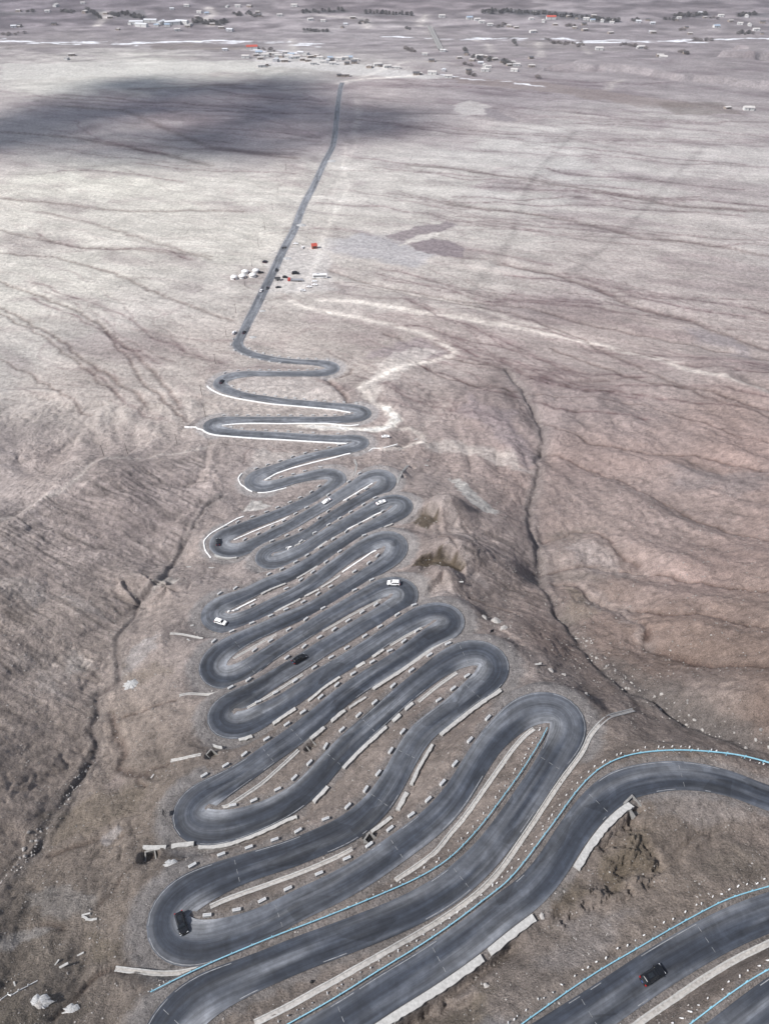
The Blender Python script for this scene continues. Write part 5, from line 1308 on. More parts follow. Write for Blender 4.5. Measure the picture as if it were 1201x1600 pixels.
# low kiosk, red hut, overhead road sign
def gable(name, L, W, Hw, Hr, mw, mr_, parent_loc, rz, label, cat, group=None, door=True, nwin=2, chim=False):
    r = empty(name, parent_loc, rz, label, cat, group)
    mb = MB(); mb.add([(-L/2,-W/2,-1.5),(L/2,-W/2,-1.5),(L/2,W/2,-1.5),(-L/2,W/2,-1.5),(-L/2,-W/2,Hw),(L/2,-W/2,Hw),(L/2,W/2,Hw),(-L/2,W/2,Hw),(-L/2,0,Hr-.08),(L/2,0,Hr-.08)],
        [(3,2,1,0),(0,1,5,4),(2,3,7,6),(1,2,6,9,5),(3,0,4,8,7),(4,5,9,8),(6,7,8,9)]); mb.build('wall', mw, r)
    mb = MB(); e_ = .35
    for sg in (-1, 1):
        k = (Hr - Hw) / (W / 2)
        mb.add([(-L/2-e_, sg*(W/2+e_), Hw-k*e_), (L/2+e_, sg*(W/2+e_), Hw-k*e_), (L/2+e_, 0, Hr), (-L/2-e_, 0, Hr), (-L/2-e_, sg*(W/2+e_), Hw-k*e_+.14), (L/2+e_, sg*(W/2+e_), Hw-k*e_+.14), (L/2+e_, 0, Hr+.14), (-L/2-e_, 0, Hr+.14)],
            [(0,1,2,3),(4,5,6,7),(0,1,5,4),(1,2,6,5),(3,0,4,7)])
    rf = mb.build('roof', mr_, r)
    if chim: mb = MB(); mb.box((L*.25, 0, Hr+.3), (.5,.5,1.2)); mb.build('chimney', M['concrete_dark'], rf)
    if door: mb = MB(); mb.box((0, -W/2-.02, Hw*.38), (1.0, .07, Hw*.76)); mb.build('door', M['trim'], r)
    for k in range(nwin):
        x = (k + .5) / nwin * L - L/2
        if abs(x) < .9: x = 1.4
        mb = MB(); mb.box((x, -W/2-.02, Hw*.58), (.9, .06, .9)); mb.build('window', M['glass'], r)
    return r
redroof = mat('red_roof_sheet', (.38,.06,.035), .6, var=.15, scale=2.0); redwall = mat('red_timber', (.30,.075,.04), .7, var=.2, scale=3)
gable('timber_hut', 4.6, 4.0, 2.8, 4.4, redwall, redroof, at(491,387), R_(15), 'small red timber hut with dark doorway beside the straight road', 'hut')
kz = at(434, 438)
gable('low_kiosk', 4.0, 2.8, 2.3, 2.8, M['concrete'], M['trim'], kz, R_(5), 'low grey kiosk beside the road near the flat truck', 'kiosk', nwin=1)
p = at(449.5, 398); r = empty('road_sign', p, R_(10), 'tall dark sign board on a single post beside the straight road', 'road sign')
mb = MB(); mb.tube([(0,0,-.5),(0,0,7.2)], .16); mb.build('post', M['steel'], r)
mb = MB(); mb.box((-2.2,.2,6.4), (4.6,.14,1.9)); mb.build('sign_board', M['signback'], r)
mb = MB(); mb.box((-1.6,0,5.8), (3.4,.12,.14)); mb.box((-1.6,0,6.9), (3.4,.12,.14)); mb.build('arm', M['steel'], r)
# two legged dark sign at the right hairpin and a narrow one at the left hairpin
for (px, py, rz, lb) in [(766,1001,R_(25),'dark two legged road sign outside the right hairpin'),(259.5,1277,R_(100),'dark two legged road sign at the left hairpin edge, seen edge on')]:
    p = at(px, py); r = empty('road_sign', p, rz, lb, 'road sign', 'two legged road signs')
    for sg in (-1, 1): mb = MB(); mb.tube([(sg*.45,0,-.4),(sg*.45,0,2.4)], .06); mb.build('post', M['trim'], r)
    mb = MB(); mb.box((0,.07,1.9), (1.3,.05,1.3)); mb.build('sign_board', M['signback'], r)

# ------------------------------------------------------------------ timber poles
def make_pole():
    r = empty('utility_pole', (0,0,0)); mb = MB(); mb.tube([(0,0,-.6),(0,0,4),(0,0,7.6)], [.17,.14,.10]); mb.build('pole_shaft', M['wood'], r)
    mb = MB(); mb.box((0,.12,7.1), (1.7,.1,.12)); mb.build('crossarm', M['wood'], r)
    for x in (-.7, 0, .7): mb = MB(); mb.tube([(x,.12,7.16),(x,.12,7.34)], .05, 6); mb.build('insulator', M['lampw'], r)
    return r
pole = make_pole()
PL = [(163,713),(200,709),(277,693),(322,654),(316,618),(337,568),(354,526),(369,489),(383,448),(394,418),(404,385),(414,359),(426,329),(435,304),(447,265)]
for q, (px, py) in enumerate(PL):
    o = pole if q == 0 else copy_tree(pole); on_ground(o, px, py, R_(20), f'thin dark timber pole, {ordn(q+1)} of the line from the left hill towards the plain', 'utility pole', 'pole line left of the road')

# ------------------------------------------------------------------ a walker beside the far left hairpin
skin_m = mat('skin', (.30,.18,.12), .6); coat = mat('dark_coat', (.02,.022,.028), .85); trous = mat('dark_trousers', (.025,.025,.03), .85); hairm = mat('black_hair', (.01,.009,.008), .7)
def skinned(name, V, E, Rr, m_, parent, lvl=2):
    me = bpy.data.meshes.new(name); me.from_pydata(V, E, []); o = bpy.data.objects.new(name, me); C.objects.link(o); o.parent = parent
    md = o.modifiers.new('skin', 'SKIN')
    for i, q in enumerate(me.skin_vertices[0].data): q.radius = (Rr[i], Rr[i]); q.use_root = (i == 0)
    sb = o.modifiers.new('sub', 'SUBSURF'); sb.levels = lvl; sb.render_levels = lvl
    me.materials.append(m_); return o
p = at(375.5, 621); per = empty('person', p, R_(60), 'person in dark coat and trousers walking beside the far left hairpin', 'person')
J = [(0,0,.95),(0,0,1.2),(0,0,1.42),(0,0,1.53),(.02,0,1.63),(.03,0,1.72), (0,.19,1.40),(-.04,.25,1.13),(.04,.27,.90),(.06,.27,.80), (0,-.19,1.40),(.06,-.25,1.14),(.14,-.26,.92),(.17,-.26,.82), (0,.10,.90),(.10,.11,.50),(.04,.11,.08),(.18,.12,.03), (0,-.10,.90),(-.02,-.11,.50),(-.14,-.11,.09),(0,-.12,.03)]
JE = [(0,1),(1,2),(2,3),(3,4),(4,5),(2,6),(6,7),(7,8),(8,9),(2,10),(10,11),(11,12),(12,13),(0,14),(14,15),(15,16),(16,17),(0,18),(18,19),(19,20),(20,21)]
JR = [.14,.13,.14,.06,.10,.075,.065,.05,.04,.035,.065,.05,.04,.035,.09,.06,.045,.04,.09,.06,.045,.04]
skinned('body', J, JE, JR, skin_m, per)
skinned('coat', [J[0],J[1],J[2],J[6],J[7],(.03,.268,.93),J[10],J[11],(.13,-.26,.95),(0,0,.82)], [(0,1),(1,2),(2,3),(3,4),(4,5),(2,6),(6,7),(7,8),(0,9)], [.17,.165,.165,.09,.075,.06,.09,.075,.06,.18], coat, per)
skinned('trousers', [(0,0,.92),J[14],J[15],(.045,.11,.14),J[18],J[19],(-.13,-.11,.14)], [(0,1),(1,2),(2,3),(0,4),(4,5),(5,6)], [.15,.115,.085,.07,.115,.085,.07], trous, per)
skinned('hair', [(-.01,0,1.70),(.0,0,1.77)], [(0,1)], [.115,.085], hairm, per)
for sg in (-1, 1): mb = MB(); mb.box((.125, sg*.035, 1.665), (.02,.02,.015)); mb.build('eye', M['black'], per)
mb = MB(); mb.box((.135, 0, 1.63), (.03,.025,.05)); mb.build('nose', skin_m, per)
# dark sack on the verge of the lower left leg
p = at(486, 1531); mb = MB(); mb.rings([[(rr*math.cos(2*math.pi*k/9)*1.2, rr*math.sin(2*math.pi*k/9), z) for k in range(9)] for rr, z in ((.22,-.05),(.32,.12),(.28,.34),(.10,.48),(.13,.58))])
o = mb.build('sack', M['trim'], None, True); o.location = p; prop(o, 'small dark sack lying on the gravel verge above the longest drain', 'sack')
# ------------------------------------------------------------------ boulders, slabs, gravel
def rock_mesh(name, m_, seed, flat=.7):
    bm = bmesh.new(); bmesh.ops.create_icosphere(bm, subdivisions=2, radius=1.0); r = random.Random(seed)
    off = Vector((r.random()*9, r.random()*9, r.random()*9))
    from mathutils import noise as mn
    for v in bm.verts:
        k = 1 + .45 * mn.noise(v.co * 1.1 + off) + .2 * mn.noise(v.co * 2.7 + off); v.co = Vector((v.co.x * k, v.co.y * k * .85, v.co.z * k * flat))
    me = bpy.data.meshes.new(name); bm.to_mesh(me); bm.free(); me.materials.append(m_); return me
rocks = [rock_mesh('boulder', M['rock'], s) for s in range(4)]; rocksd = [rock_mesh('boulder', M['rockdark'], 10 + s) for s in range(3)]
r5 = random.Random(3)
def scatter_rocks(L, n, spread, smin, smax, lab, group, pdark=.2):
    P = resample(pickl(L), .5); out = []
    for _ in range(n):
        i = r5.randrange(len(P)); q = P[i] + np.array([r5.gauss(0, spread), r5.gauss(0, spread)])
        if ((RX - q[0])**2 + (RY - q[1])**2).min() < 30: continue
        out.append(q)
    out.sort(key=lambda q: project(q[0], q[1], float(gz(q[0], q[1])))[1])
    for k, q in enumerate(out):
        dark = r5.random() < pdark
        o = bpy.data.objects.new('boulder', r5.choice(rocksd if dark else rocks)); C.objects.link(o)
        s = smin + (smax - smin) * r5.random() ** 2.2; o.scale = (s*(1+.4*r5.random()), s, s); o.rotation_euler = (r5.random(), r5.random(), r5.random()*6)
        o.location = (q[0], q[1], float(gz(q[0], q[1])) + .15*s)
        prop(o, f"{'grey' if dark else 'pale'} boulder {lab}, {ordn(k+1)} from its upper end", 'boulder', group)
scatter_rocks([(900,985),(940,1030),(985,1066),(1030,1088),(1080,1110),(1140,1138),(1201,1163)], 80, 1.5, .18, .6, 'in the right gully', 'boulders in the right gully')
scatter_rocks([(0,1388),(30,1358),(55,1330),(72,1295)], 40, .8, .18, .5, 'in the lower left gully', 'boulders in the lower left gully')
scatter_rocks([(96,1265),(108,1238),(118,1215),(140,1180)], 32, .7, .2, .55, 'in the left gully', 'boulders in the left gully')
scatter_rocks([(600,688),(700,735),(735,785)], 10, 1.5, .3, .6, 'near the gravel strip', 'boulders near the gravel strip')
for (px, py, s, lb) in [(775,972,1.6,'large pale rock outside the upper right hairpin'),(786,985,1.0,'flat pale rock below the large one outside the hairpin'),(860,1048,.8,'pale rock on the shoulder above the long drain'),(880,1055,.6,'small pale rock right of the shoulder rock'),(756,967,.9,'pale slab like rock at the pointed bank'),(847,1430,.55,'pale rock at the end of the wide wall'),(912,1092,.5,'flat white rock by the long drain'),
    (625,824,.55,'white stone on the pad below the rock cut, left one'),(630,826,.45,'white stone on the pad below the rock cut, right one'),(617,1592,.4,'white stone below the wide concrete wall'),(760,1540,.5,'rock on the broken bank beside the wide wall'),(62,1572,.8,'pale rock at the bottom left'),(40,1330,.5,'round rock left of the gully'),(593,726,.6,'dark rock above the topmost crowded hairpin')]:
    p = at(px, py); dk = 'dark' in lb
    o = bpy.data.objects.new('boulder', (rocksd if dk else rocks)[px % 3]); C.objects.link(o); o.location = (p.x, p.y, p.z + .1); o.scale = (s*1.3, s, s*.7); o.rotation_euler = (0, 0, px); prop(o, lb, 'boulder', 'single rocks')
def slab(px, py, L, W, T, rz, lb, m_='concrete', name='broken_slab'):
    p = at(px, py); mb = MB(); mb.box((0,0,0), (L, W, T)); o = mb.build(name, M[m_], None, bevel=.03); o.location = (p.x, p.y, p.z + T*.4); o.rotation_euler = (r5.uniform(-.15,.15), r5.uniform(-.15,.15), rz); return prop(o, lb, 'slab', 'broken slabs and posts lying on the slope')
for a in [(137,1431,1.9,.35,.25,.2,'upper thin white slab in the pile at the left slope'),(135,1436,1.4,.5,.25,-.4,'tilted white slab in the pile at the left slope'),(142,1439,1.8,.5,.25,-.1,'lower white slab in the pile at the left slope'),(150,1438,1.0,.45,.25,.1,'rightmost white slab in the pile at the left slope'),
    (98,1510,2.4,.5,.3,.5,'broad pale slab below the slab pile'),(122,1490,2.0,.35,.25,.5,'narrow pale slab right of the broad one'),(91,1505,1.2,.3,.25,1.1,'small tilted slab left of the broad one'),(22,1537,1.3,.3,.25,-.9,'short fallen post near the left edge'),
    (300,976,1.2,.5,.3,.2,'white rubble slab left of the white car, upper'),(296,1003,1.6,.4,.25,-.6,'white rubble slab below the short drain'),(718,917,2.2,.6,.4,0,'white slab behind the rock cut'),(838,1041,2.5,.5,.3,.1,'flat white slab right of the two legged sign'),(915,1092,1.0,.3,.2,-.3,'short white slab above the long drain'),
    (330,883,2.6,.5,.3,-.1,'white slab under the upper left hairpin'),(295,884,2.2,.4,.3,0,'thin white slab further left under the hairpin'),(235,1207,1.6,.4,.3,1.1,'white slab standing at the wash left of the box culvert'),(650,684,2.0,.5,.3,.1,'white slab on the gravel right of the parked car'),(700,786,2.6,.5,.4,-.1,'white slab left of the gravel strip'),(665,727,2.6,.5,.4,-.2,'white slab above the gravel strip')]:
    slab(*a)
# fallen fence at the lower left
F_ = [(0,1562),(12,1553),(18,1556),(30,1549),(45,1541),(60,1533)]
P = [at(*q) for q in F_]; r = empty('fallen_fence', P[0], 0, 'collapsed pale post and beam fence at the bottom left edge', 'fence')
for a, b_ in zip(P[:-1], P[1:]):
    mb = MB(); mb.tube([a - P[0] + Vector((0,0,.25)), b_ - P[0] + Vector((0,0,.18))], .11, 6); mb.build('beam', M['stonewhite'], r)
for q in P[1:5]:
    mb = MB(); mb.tube([q - P[0] + Vector((-.1,.0,-.2)), q - P[0] + Vector((.2,.1,.9))], .10, 6); mb.build('post', M['stonewhite'], r)
# gravel heaps
heap_m = mat('grey_gravel', (.34,.34,.335), .95, var=.45, scale=6, bump=.8)
for (px, py, s, lb) in [(205,1066,2.2,'scattered pale gravel heap left of the third left hairpin'),(270,1356,1.3,'small gravel heap above the hairpin of the black car'),(397,398.5,.1,''),(449,404,3.4,'white gravel heap under the tall sign'),(471,352,4.2,'white gravel heap right of the straight road'),(519,252,5.0,'white gravel heap at the bend of the straight road'),(61,1570,1.8,'pale gravel heap at the bottom left'),(110,1578,1.2,'smaller pale gravel heap at the bottom left'),(395,527,2.4,'pale heap right of the long upper corner'),(410,486,2.2,'white heap right of the straight road below the parking ground')]:
    if not lb: continue
    p = at(px, py); n = 22; mb = MB(); R = []
    for rr, z in ((1.25,-.3),(1.0,.03),(.75,.22),(.45,.38),(.15,.46)):
        R.append([(s*rr*math.cos(2*math.pi*k/n)*(1+.25*math.sin(3*k+px)+.12*r5.random()), s*.75*rr*math.sin(2*math.pi*k/n)*(1+.2*math.sin(2*k+py)+.12*r5.random()), s*.5*z*(1+.3*r5.random())) for k in range(n)])
    mb.rings(R); o = mb.build('gravel_heap', heap_m); o.location = p; prop(o, lb, 'gravel heap', 'gravel heaps')
# loose stones strewn over the near slopes: beyond counting
def pebbles():
    rg = np.random.default_rng(8); V = []; Fq = []
    ico = bmesh.new(); bmesh.ops.create_icosphere(ico, subdivisions=1, radius=1.0); iv = np.array([v.co for v in ico.verts]); ifc = np.array([[v.index for v in f.verts] for f in ico.faces]); ico.free()
    n = 26000
    uy = rg.random(n) ** 1.3; yy = 8 + 270 * uy; xx = (rg.random(n) - .5) * 1.15 * (yy + 130)
    cl = fbm(xx / 11, yy / 11, 3); keep = (cl + .5 * rg.random(n) > .12); xx, yy = xx[keep], yy[keep]
    keep = np.array([((RX - a)**2 + (RY - b)**2 - (HW + .4)**2).min() > 0 for a, b in zip(xx, yy)]); xx, yy = xx[keep], yy[keep]
    zz = gz(xx, yy); sz = .05 + .16 * rg.random(len(xx)) ** 4 + .04 * rg.random(len(xx)); sz *= 1 + .4 * (yy > 120)
    jit = 1 + .25 * rg.standard_normal((len(xx), len(iv), 1)); sc = sz[:, None, None] * np.array([1.2, 1.0, .7]) 
    ang_ = rg.random(len(xx)) * 6.28; ca_, sa_ = np.cos(ang_), np.sin(ang_)
    v = iv[None] * jit * sc; vx = v[..., 0]*ca_[:, None] - v[..., 1]*sa_[:, None]; vy = v[..., 0]*sa_[:, None] + v[..., 1]*ca_[:, None]
    v = np.stack([vx + xx[:, None], vy + yy[:, None], v[..., 2] + zz[:, None] + .02], -1)
    f = ifc[None] + (np.arange(len(xx)) * len(iv))[:, None, None]
    return v.reshape(-1, 3), f.reshape(-1, 3)
pv, pf = pebbles()
po = fast_mesh('loose_stones', pv, pf, mat('loose_stone', (.23,.215,.20), .92, var=.55, scale=.9), False); po['kind'] = 'stuff'; po['label'] = 'loose stones strewn over the near slopes'; 

# ------------------------------------------------------------------ far village
wallm = [mat('whitewashed_house', (.50,.495,.475), .9, var=.08, scale=.3), mat('mud_brick_house', (.24,.20,.17), .95, var=.15, scale=.4), mat('grey_block_house', (.36,.36,.37), .9, var=.1, scale=.4)]
roofm = [mat('flat_mud_roof', (.42,.40,.38), .95, var=.15, scale=.3), mat('blue_sheet_roof', (.27,.33,.40), .5, var=.1, scale=.3), redroof, mat('white_sheet_roof', (.55,.56,.57), .5), mat('dark_roof', (.07,.07,.075), .8)]
def make_house(L, W, Hw, Hr, wm, rm): return gable('village_house', L, W, Hw, Hr, wm, rm, (0,0,0), 0, chim=True, nwin=3, label=None, cat=None)
HT = {'w': make_house(14, 8, 4.0, 5.6, wallm[0], roofm[0]), 'b': make_house(14, 9, 4.2, 6.2, wallm[0], roofm[1]), 'm': make_house(12, 9, 3.8, 4.6, wallm[1], roofm[0]), 'g': make_house(13, 8, 4.0, 5.4, wallm[2], roofm[3]), 'r': make_house(24, 10, 5.5, 8.5, wallm[0], roofm[2]), 'd': make_house(11, 8, 3.8, 5.2, wallm[1], roofm[4]), 'l': make_house(36, 11, 7.0, 9.0, wallm[0], roofm[3])}
DESC = {'w':'white pale roofed house','b':'white blue roofed house','m':'brown mud house','g':'grey house with a white roof','r':'white house with a red roof','d':'brown house with a dark roof','l':'long white building'}
usedh = set()
def houses(L, where, group):
    L = sorted(L, key=lambda q: q[0])
    cnt = {}
    for px, py, t_ in L:
        cnt[t_] = cnt.get(t_, 0) + 1
        o = HT[t_] if t_ not in usedh else copy_tree(HT[t_]); usedh.add(t_)
        p = at(px, py); o.location = (p.x, p.y, p.z); o.rotation_euler = (0, 0, r5.choice([0, 0, .2, -.3, 1.4]) + r5.uniform(-.1, .1)); s = r5.uniform(.75, 1.1); o.scale = (s, s, s)
        prop(o, f'{DESC[t_]}, {ordn(cnt[t_])} such from left {where}', 'house', group)
hr = random.Random(44)
def extra(n, x0, x1, y0, y1): return [(hr.uniform(x0, x1), hr.uniform(y0, y1), hr.choice('wmmdgdwm')) for _ in range(n)]
houses([(214,38,'l'),(222,42,'l'),(236,35,'l'),(252,38,'l'),(270,39,'l'),(285,37,'l'),(205,38,'w'),(297,40,'w'),(245,41,'b'),(262,41,'b')], 'in the row beyond the river', 'buildings in the row beyond the river')
houses([(394,77,'r'),(352,79,'g'),(384,91,'w'),(400,87,'m'),(405,84,'b'),(415,88,'w'),(422,83,'d'),(430,86,'w'),(440,89,'m'),(447,84,'w'),(455,87,'b'),(463,91,'w'),(470,84,'g'),(478,86,'w'),(485,90,'m'),(490,101,'w'),(500,92,'w'),(505,99,'w'),(512,97,'g'),(516,92,'b'),(520,101,'w'),(530,93,'w'),(545,92,'b'),(556,94,'w'),(577,105,'m'),(590,103,'w'),(595,104,'d'),(530,119,'d'),(540,119,'m'),(605,106,'w'),(620,107,'w')] + extra(16, 400, 600, 84, 106), 'in the village at road end', 'houses of the village at the road end')
houses([(745,32,'w'),(752,36,'w'),(733,30,'b'),(765,40,'w'),(690,27,'w'),(795,42,'m'),(728,86,'d'),(737,95,'m'),(748,90,'w'),(757,104,'w'),(762,106,'w'),(772,94,'m'),(785,98,'d'),(795,103,'m'),(806,103,'w'),(650,118,'d'),(675,116,'w'),(700,122,'w'),(655,117,'m')] + extra(14, 640, 830, 80, 112), 'right of the road end', 'houses right of the road end')
houses([(835,21,'w'),(860,30,'r'),(915,31,'w'),(925,33,'b'),(940,34,'w'),(955,36,'w'),(1060,29,'w'),(1100,28,'m'),(1118,43,'b'),(1125,26,'w'),(1140,34,'m'),(1155,38,'w'),(1170,40,'w'),(1180,48,'w'),(1190,36,'d'),(1030,88,'m'),(1035,91,'w'),(1070,84,'d'),(935,78,'w'),(1000,76,'w'),(1168,172,'w'),(1135,170,'m')] + extra(26, 800, 1200, 22, 54), 'on the far right slope', 'houses on the far right slope')
houses([(30,18,'m'),(75,19,'w'),(88,10,'w'),(130,6,'w'),(292,10,'w'),(312,20,'w'),(323,22,'b'),(355,11,'w'),(372,11,'w'),(390,11,'m'),(437,25,'w'),(460,10,'w'),(485,32,'w'),(505,34,'w'),(551,29,'m'),(565,34,'d'),(113,87,'m'),(105,93,'w')] + extra(20, 20, 600, 14, 50), 'on the far left slope', 'houses on the far left slope')
# ------------------------------------------------------------------ far trees, bare and dusty
leafm = mat('dusty_tree_crown', (.085,.08,.075), .9, var=.35, scale=.6); barkm = mat('tree_bark', (.10,.085,.075), .9)
def make_tree(h, cw, col, seed):
    r = empty('tree', (0,0,0)); rr = random.Random(seed); mb = MB(); mb.tube([(0,0,-.5),(0,0,h*.35),(.1,0,h*.75)], [h*.035,h*.026,h*.01], 6)
    for k in range(7):
        a = rr.random()*6.28; z0 = h*rr.uniform(.25,.6); mb.tube([(0,0,z0),(cw*.35*math.cos(a),cw*.35*math.sin(a),z0+h*.2),(cw*.5*math.cos(a),cw*.5*math.sin(a),z0+h*.32)], [h*.012,h*.008,h*.003], 5)
    mb.build('trunk', barkm, r)
    mb = MB()
    for k in range(420):
        t_ = rr.random(); z = h*(.10+.90*t_); wdt = cw*.5*math.sin(math.pi*min(1,.12+.86*t_))**.7
        a = rr.random()*6.28; q = wdt*math.sqrt(rr.random()); c = Vector((q*math.cos(a), q*math.sin(a), z)); s = h*.062*rr.uniform(.6,1.5)
        u = Vector((rr.gauss(0,1), rr.gauss(0,1), rr.gauss(0,1))).normalized(); v_ = u.orthogonal().normalized()
        mb.add([c+u*s, c+v_*s*.6, c-u*s, c-v_*s*.6], [(0,1,2,3)])
    mb.build('crown', col, r); return r
leafm2 = mat('brown_bare_crown', (.125,.105,.095), .95, var=.3, scale=.6)
TT = [make_tree(9, 10, leafm, 1), make_tree(11, 8.0, leafm, 2), make_tree(7, 9.5, leafm2, 3)]
TD = ['dark rounded tree', 'tall dark poplar', 'brown bare tree']; usedt = set()
def trees(segs, where, group):
    out = []
    for (x0, y0, x1, y1, n, jy, kinds) in segs:
        for k in range(n):
            f = (k + r5.random()) / n; out.append((x0 + (x1-x0)*f, y0 + (y1-y0)*f + r5.uniform(-jy, jy), r5.choice(kinds)))
    out.sort(key=lambda q: q[0]); cnt = {}
    for px, py, t_ in out:
        cnt[t_] = cnt.get(t_, 0) + 1
        o = TT[t_] if t_ not in usedt else copy_tree(TT[t_]); usedt.add(t_)
        p = at(px, max(py, 3)); o.location = p; o.rotation_euler = (0, 0, r5.random()*6); s = r5.uniform(.5, 1.0); o.scale = (s*1.25, s*1.25, s*.85)
        prop(o, f'{TD[t_]}, {ordn(cnt[t_])} such from left {where}', 'tree', group)
trees([(172,22,225,28,26,3,[0,1]),(134,14,160,30,12,2,[0,1]),(300,34,355,38,26,3,[0,1]),(362,20,378,26,6,2,[0]),(382,20,402,27,7,2,[0])], 'in the groves beyond the river', 'trees beyond the river')
trees([(472,20,540,17,14,2,[0,1]),(473,48,515,50,10,1,[0]),(42,18,55,18,4,1,[0]),(96,17,118,20,8,2,[0]),(558,38,575,36,4,1,[0]),(0,56,40,52,6,2,[2]),(570,21,600,22,6,1,[1])], 'on the far left slope', 'trees on the far left slope')
trees([(785,18,968,34,46,1.2,[1]),(752,18,785,20,12,3,[0,1]),(600,22,645,24,10,1,[1])], 'in the long row right of the centre', 'trees of the long row')
trees([(1050,26,1105,24,16,1.5,[0,1]),(1105,28,1120,30,4,1,[2]),(1150,25,1180,24,8,1,[1]),(1035,30,1055,33,5,1,[0]),(1150,52,1175,54,7,2,[0,2]),(1060,47,1070,48,3,1,[2]),(965,70,1008,78,12,2,[2]),(1058,80,1075,85,6,2,[2]),(1080,64,1110,65,7,1,[2])], 'on the far right slope', 'trees on the far right slope')
trees([(850,64,912,72,20,3,[2]),(800,64,807,73,4,1,[0]),(630,76,650,82,8,2,[2]),(735,88,770,95,10,4,[2,0]),(784,98,806,104,8,2,[0]),(722,99,737,102,4,1,[2]),(731,116,743,121,4,1,[2]),(838,121,842,124,2,1,[2]),(725,80,727,82,2,1,[0]),(395,76,430,80,8,1,[2])], 'on the flats by the river', 'trees on the river flats')
trees([(632,44,640,46,3,1,[0]),(774,44,790,38,6,2,[2]),(880,42,900,41,5,1,[2]),(985,32,1000,33,4,1,[0])], 'between the far houses', 'trees between the far houses')
# ------------------------------------------------------------------ bridge over the river, seen end on
a_, b_ = at(688, 79), at(670, 45); a_.z += 3.0; b_.z += 3.0
d_ = (b_ - a_); ln = d_.length; br = empty('road_bridge', a_, math.atan2(d_.y, d_.x), 'long grey road bridge crossing the river beyond the village', 'bridge')
mb = MB(); mb.box((ln/2, 0, -.4), (ln, 9.5, .9)); mb.build('deck', M['concrete_dark'], br)
for sg in (-1, 1): mb = MB(); mb.box((ln/2, sg*4.6, .55), (ln, .3, 1.0)); mb.build('parapet', M['concrete'], br)
for k in range(1, 12): mb = MB(); mb.box((ln*k/12, 0, -3.8), (1.4, 7, 5.9)); mb.build('pier', M['concrete_dark'], br)
# ------------------------------------------------------------------ two clouds in the sky behind the camera; their shadows lie on the plain
SUN_EL, SUN_AZ = math.radians(46), math.radians(-112)
SUNV = Vector((math.sin(SUN_AZ) * math.cos(SUN_EL), math.cos(SUN_AZ) * math.cos(SUN_EL), math.sin(SUN_EL)))
cm = mat('cloud', (.85,.86,.88), 1.0, 0, 0)
def cloud(shape, alt, label, seed):
    """puffs spread over an outline of (pixel x, y, radius m); lifted along the sun's direction to height alt"""
    rr = random.Random(seed); bm = bmesh.new()
    P = [at(px, py) for px, py, _ in shape]; c = sum(P, Vector()) / len(P); base = c + SUNV * ((CAMZ + alt - c.z) / SUNV.z)
    for p, (_, _, rad) in zip(P, shape):
        n = 15
        for k in range(n):
            a = rr.random()*6.28; q = rad * math.sqrt(rr.random()); s = rad * rr.uniform(.16, .34) * (1.15 - .55 * q / rad)
            pos = (p - c) + Vector((q*math.cos(a), q*math.sin(a), rr.uniform(-.1,.35)*rad*(1 - q/rad)))
            pos.z -= (p.z - c.z)
            bmesh.ops.create_icosphere(bm, subdivisions=2, radius=s, matrix=Matrix.Translation(pos) @ Matrix.Diagonal((1.15, 1, .7, 1)))
    me = bpy.data.meshes.new('cloud'); bm.to_mesh(me); bm.free(); me.polygons.foreach_set('use_smooth', [True]*len(me.polygons)); me.materials.append(cm)
    o = bpy.data.objects.new('cloud', me); C.objects.link(o); o.location = base
    return prop(o, label, 'cloud', 'clouds drifting over the plain')
cloud([(-40,205,90),(10,222,70),(-100,225,90),(600,180,70),(635,200,55),(250,245,60),(400,240,55),(90,180,130),(180,150,150),(280,170,160),(380,160,160),(460,185,130),(540,185,95),(590,195,70),(240,135,120),(420,135,110),(330,215,110),(150,220,100),(60,215,60),(450,225,70)], 900, 'broad low cloud shading the plain beside the far straight road', 4)
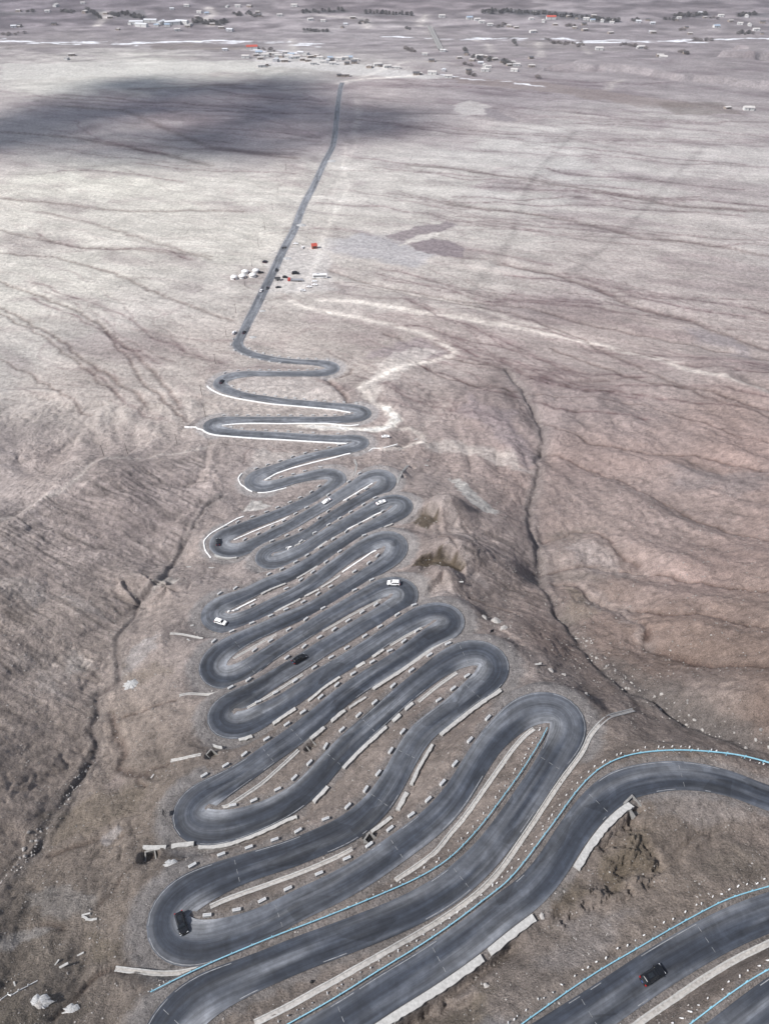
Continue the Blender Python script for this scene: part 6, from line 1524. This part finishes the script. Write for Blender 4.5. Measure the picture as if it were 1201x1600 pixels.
# ------------------------------------------------------------------ camera, light
cd = bpy.data.cameras.new('camera'); cam = bpy.data.objects.new('camera', cd); C.objects.link(cam)
cam.location = (0, 0, CAMZ); cam.rotation_euler = (math.radians(90 - 43.0), 0, 0)
cd.sensor_fit = 'VERTICAL'; cd.sensor_height = 24.0; cd.sensor_width = 36.0; cd.lens = 24.0 * F / 1600.0
cd.clip_start = 1; cd.clip_end = 20000
scene.camera = cam
SUN_EL, SUN_AZ = math.radians(46), math.radians(-112)      # azimuth measured from +Y (away from camera), negative = left
w = bpy.data.worlds.new('World'); scene.world = w; w.use_nodes = True
nt = w.node_tree; bg = nt.nodes['Background']
sky = nt.nodes.new('ShaderNodeTexSky'); sky.sky_type = 'NISHITA'; sky.sun_disc = False
sky.sun_elevation = SUN_EL; sky.sun_rotation = SUN_AZ; sky.altitude = 3500
hs = nt.nodes.new('ShaderNodeHueSaturation'); hs.inputs['Saturation'].default_value = 0.55   # thin high cloud veils the blue
nt.links.new(sky.outputs[0], hs.inputs['Color']); nt.links.new(hs.outputs[0], bg.inputs[0]); bg.inputs[1].default_value = 0.105
sd = bpy.data.lights.new('sun', 'SUN'); sun = bpy.data.objects.new('sun', sd); C.objects.link(sun)
sd.energy = 3.6; sd.angle = math.radians(3.5); sd.color = (1.0, 0.962, 0.935)
SUNV = Vector((math.sin(SUN_AZ) * math.cos(SUN_EL), math.cos(SUN_AZ) * math.cos(SUN_EL), math.sin(SUN_EL)))
sun.rotation_euler = (-SUNV).to_track_quat('-Z', 'Y').to_euler()
vs = scene.view_settings; vs.view_transform = 'Standard'; vs.look = 'None'; vs.gamma = 1; vs.exposure = 0.92
scene.display_settings.display_device = 'sRGB'

# ------------------------------------------------------------------ dusty air over the plain
hm = bpy.data.materials.new('haze'); hm.use_nodes = True; hn = hm.node_tree
hn.nodes.remove(hn.nodes['Principled BSDF'])
pv_ = hn.nodes.new('ShaderNodeVolumePrincipled'); pv_.inputs['Color'].default_value = (.80,.80,.86,1); pv_.inputs['Density'].default_value = 0.000075; pv_.inputs['Anisotropy'].default_value = .1
hn.links.new(pv_.outputs[0], hn.nodes['Material Output'].inputs['Volume'])
zb = float(Z.min()) - 5; zt_ = max(CAMZ, float(Z.max())) + 8; hx = float(np.abs(X).max()) + 50; y0_, y1_ = float(GY[0]) - 50, float(GY[-1]) + 50
mb = MB(); mb.box((0, 0, 0), (2*hx, y1_-y0_, zt_-zb)); ho = mb.build('haze', hm); ho.location = (0, (y0_+y1_)/2, (zb+zt_)/2); ho['kind'] = 'stuff'; ho['label'] = 'thin dusty haze over the plain'
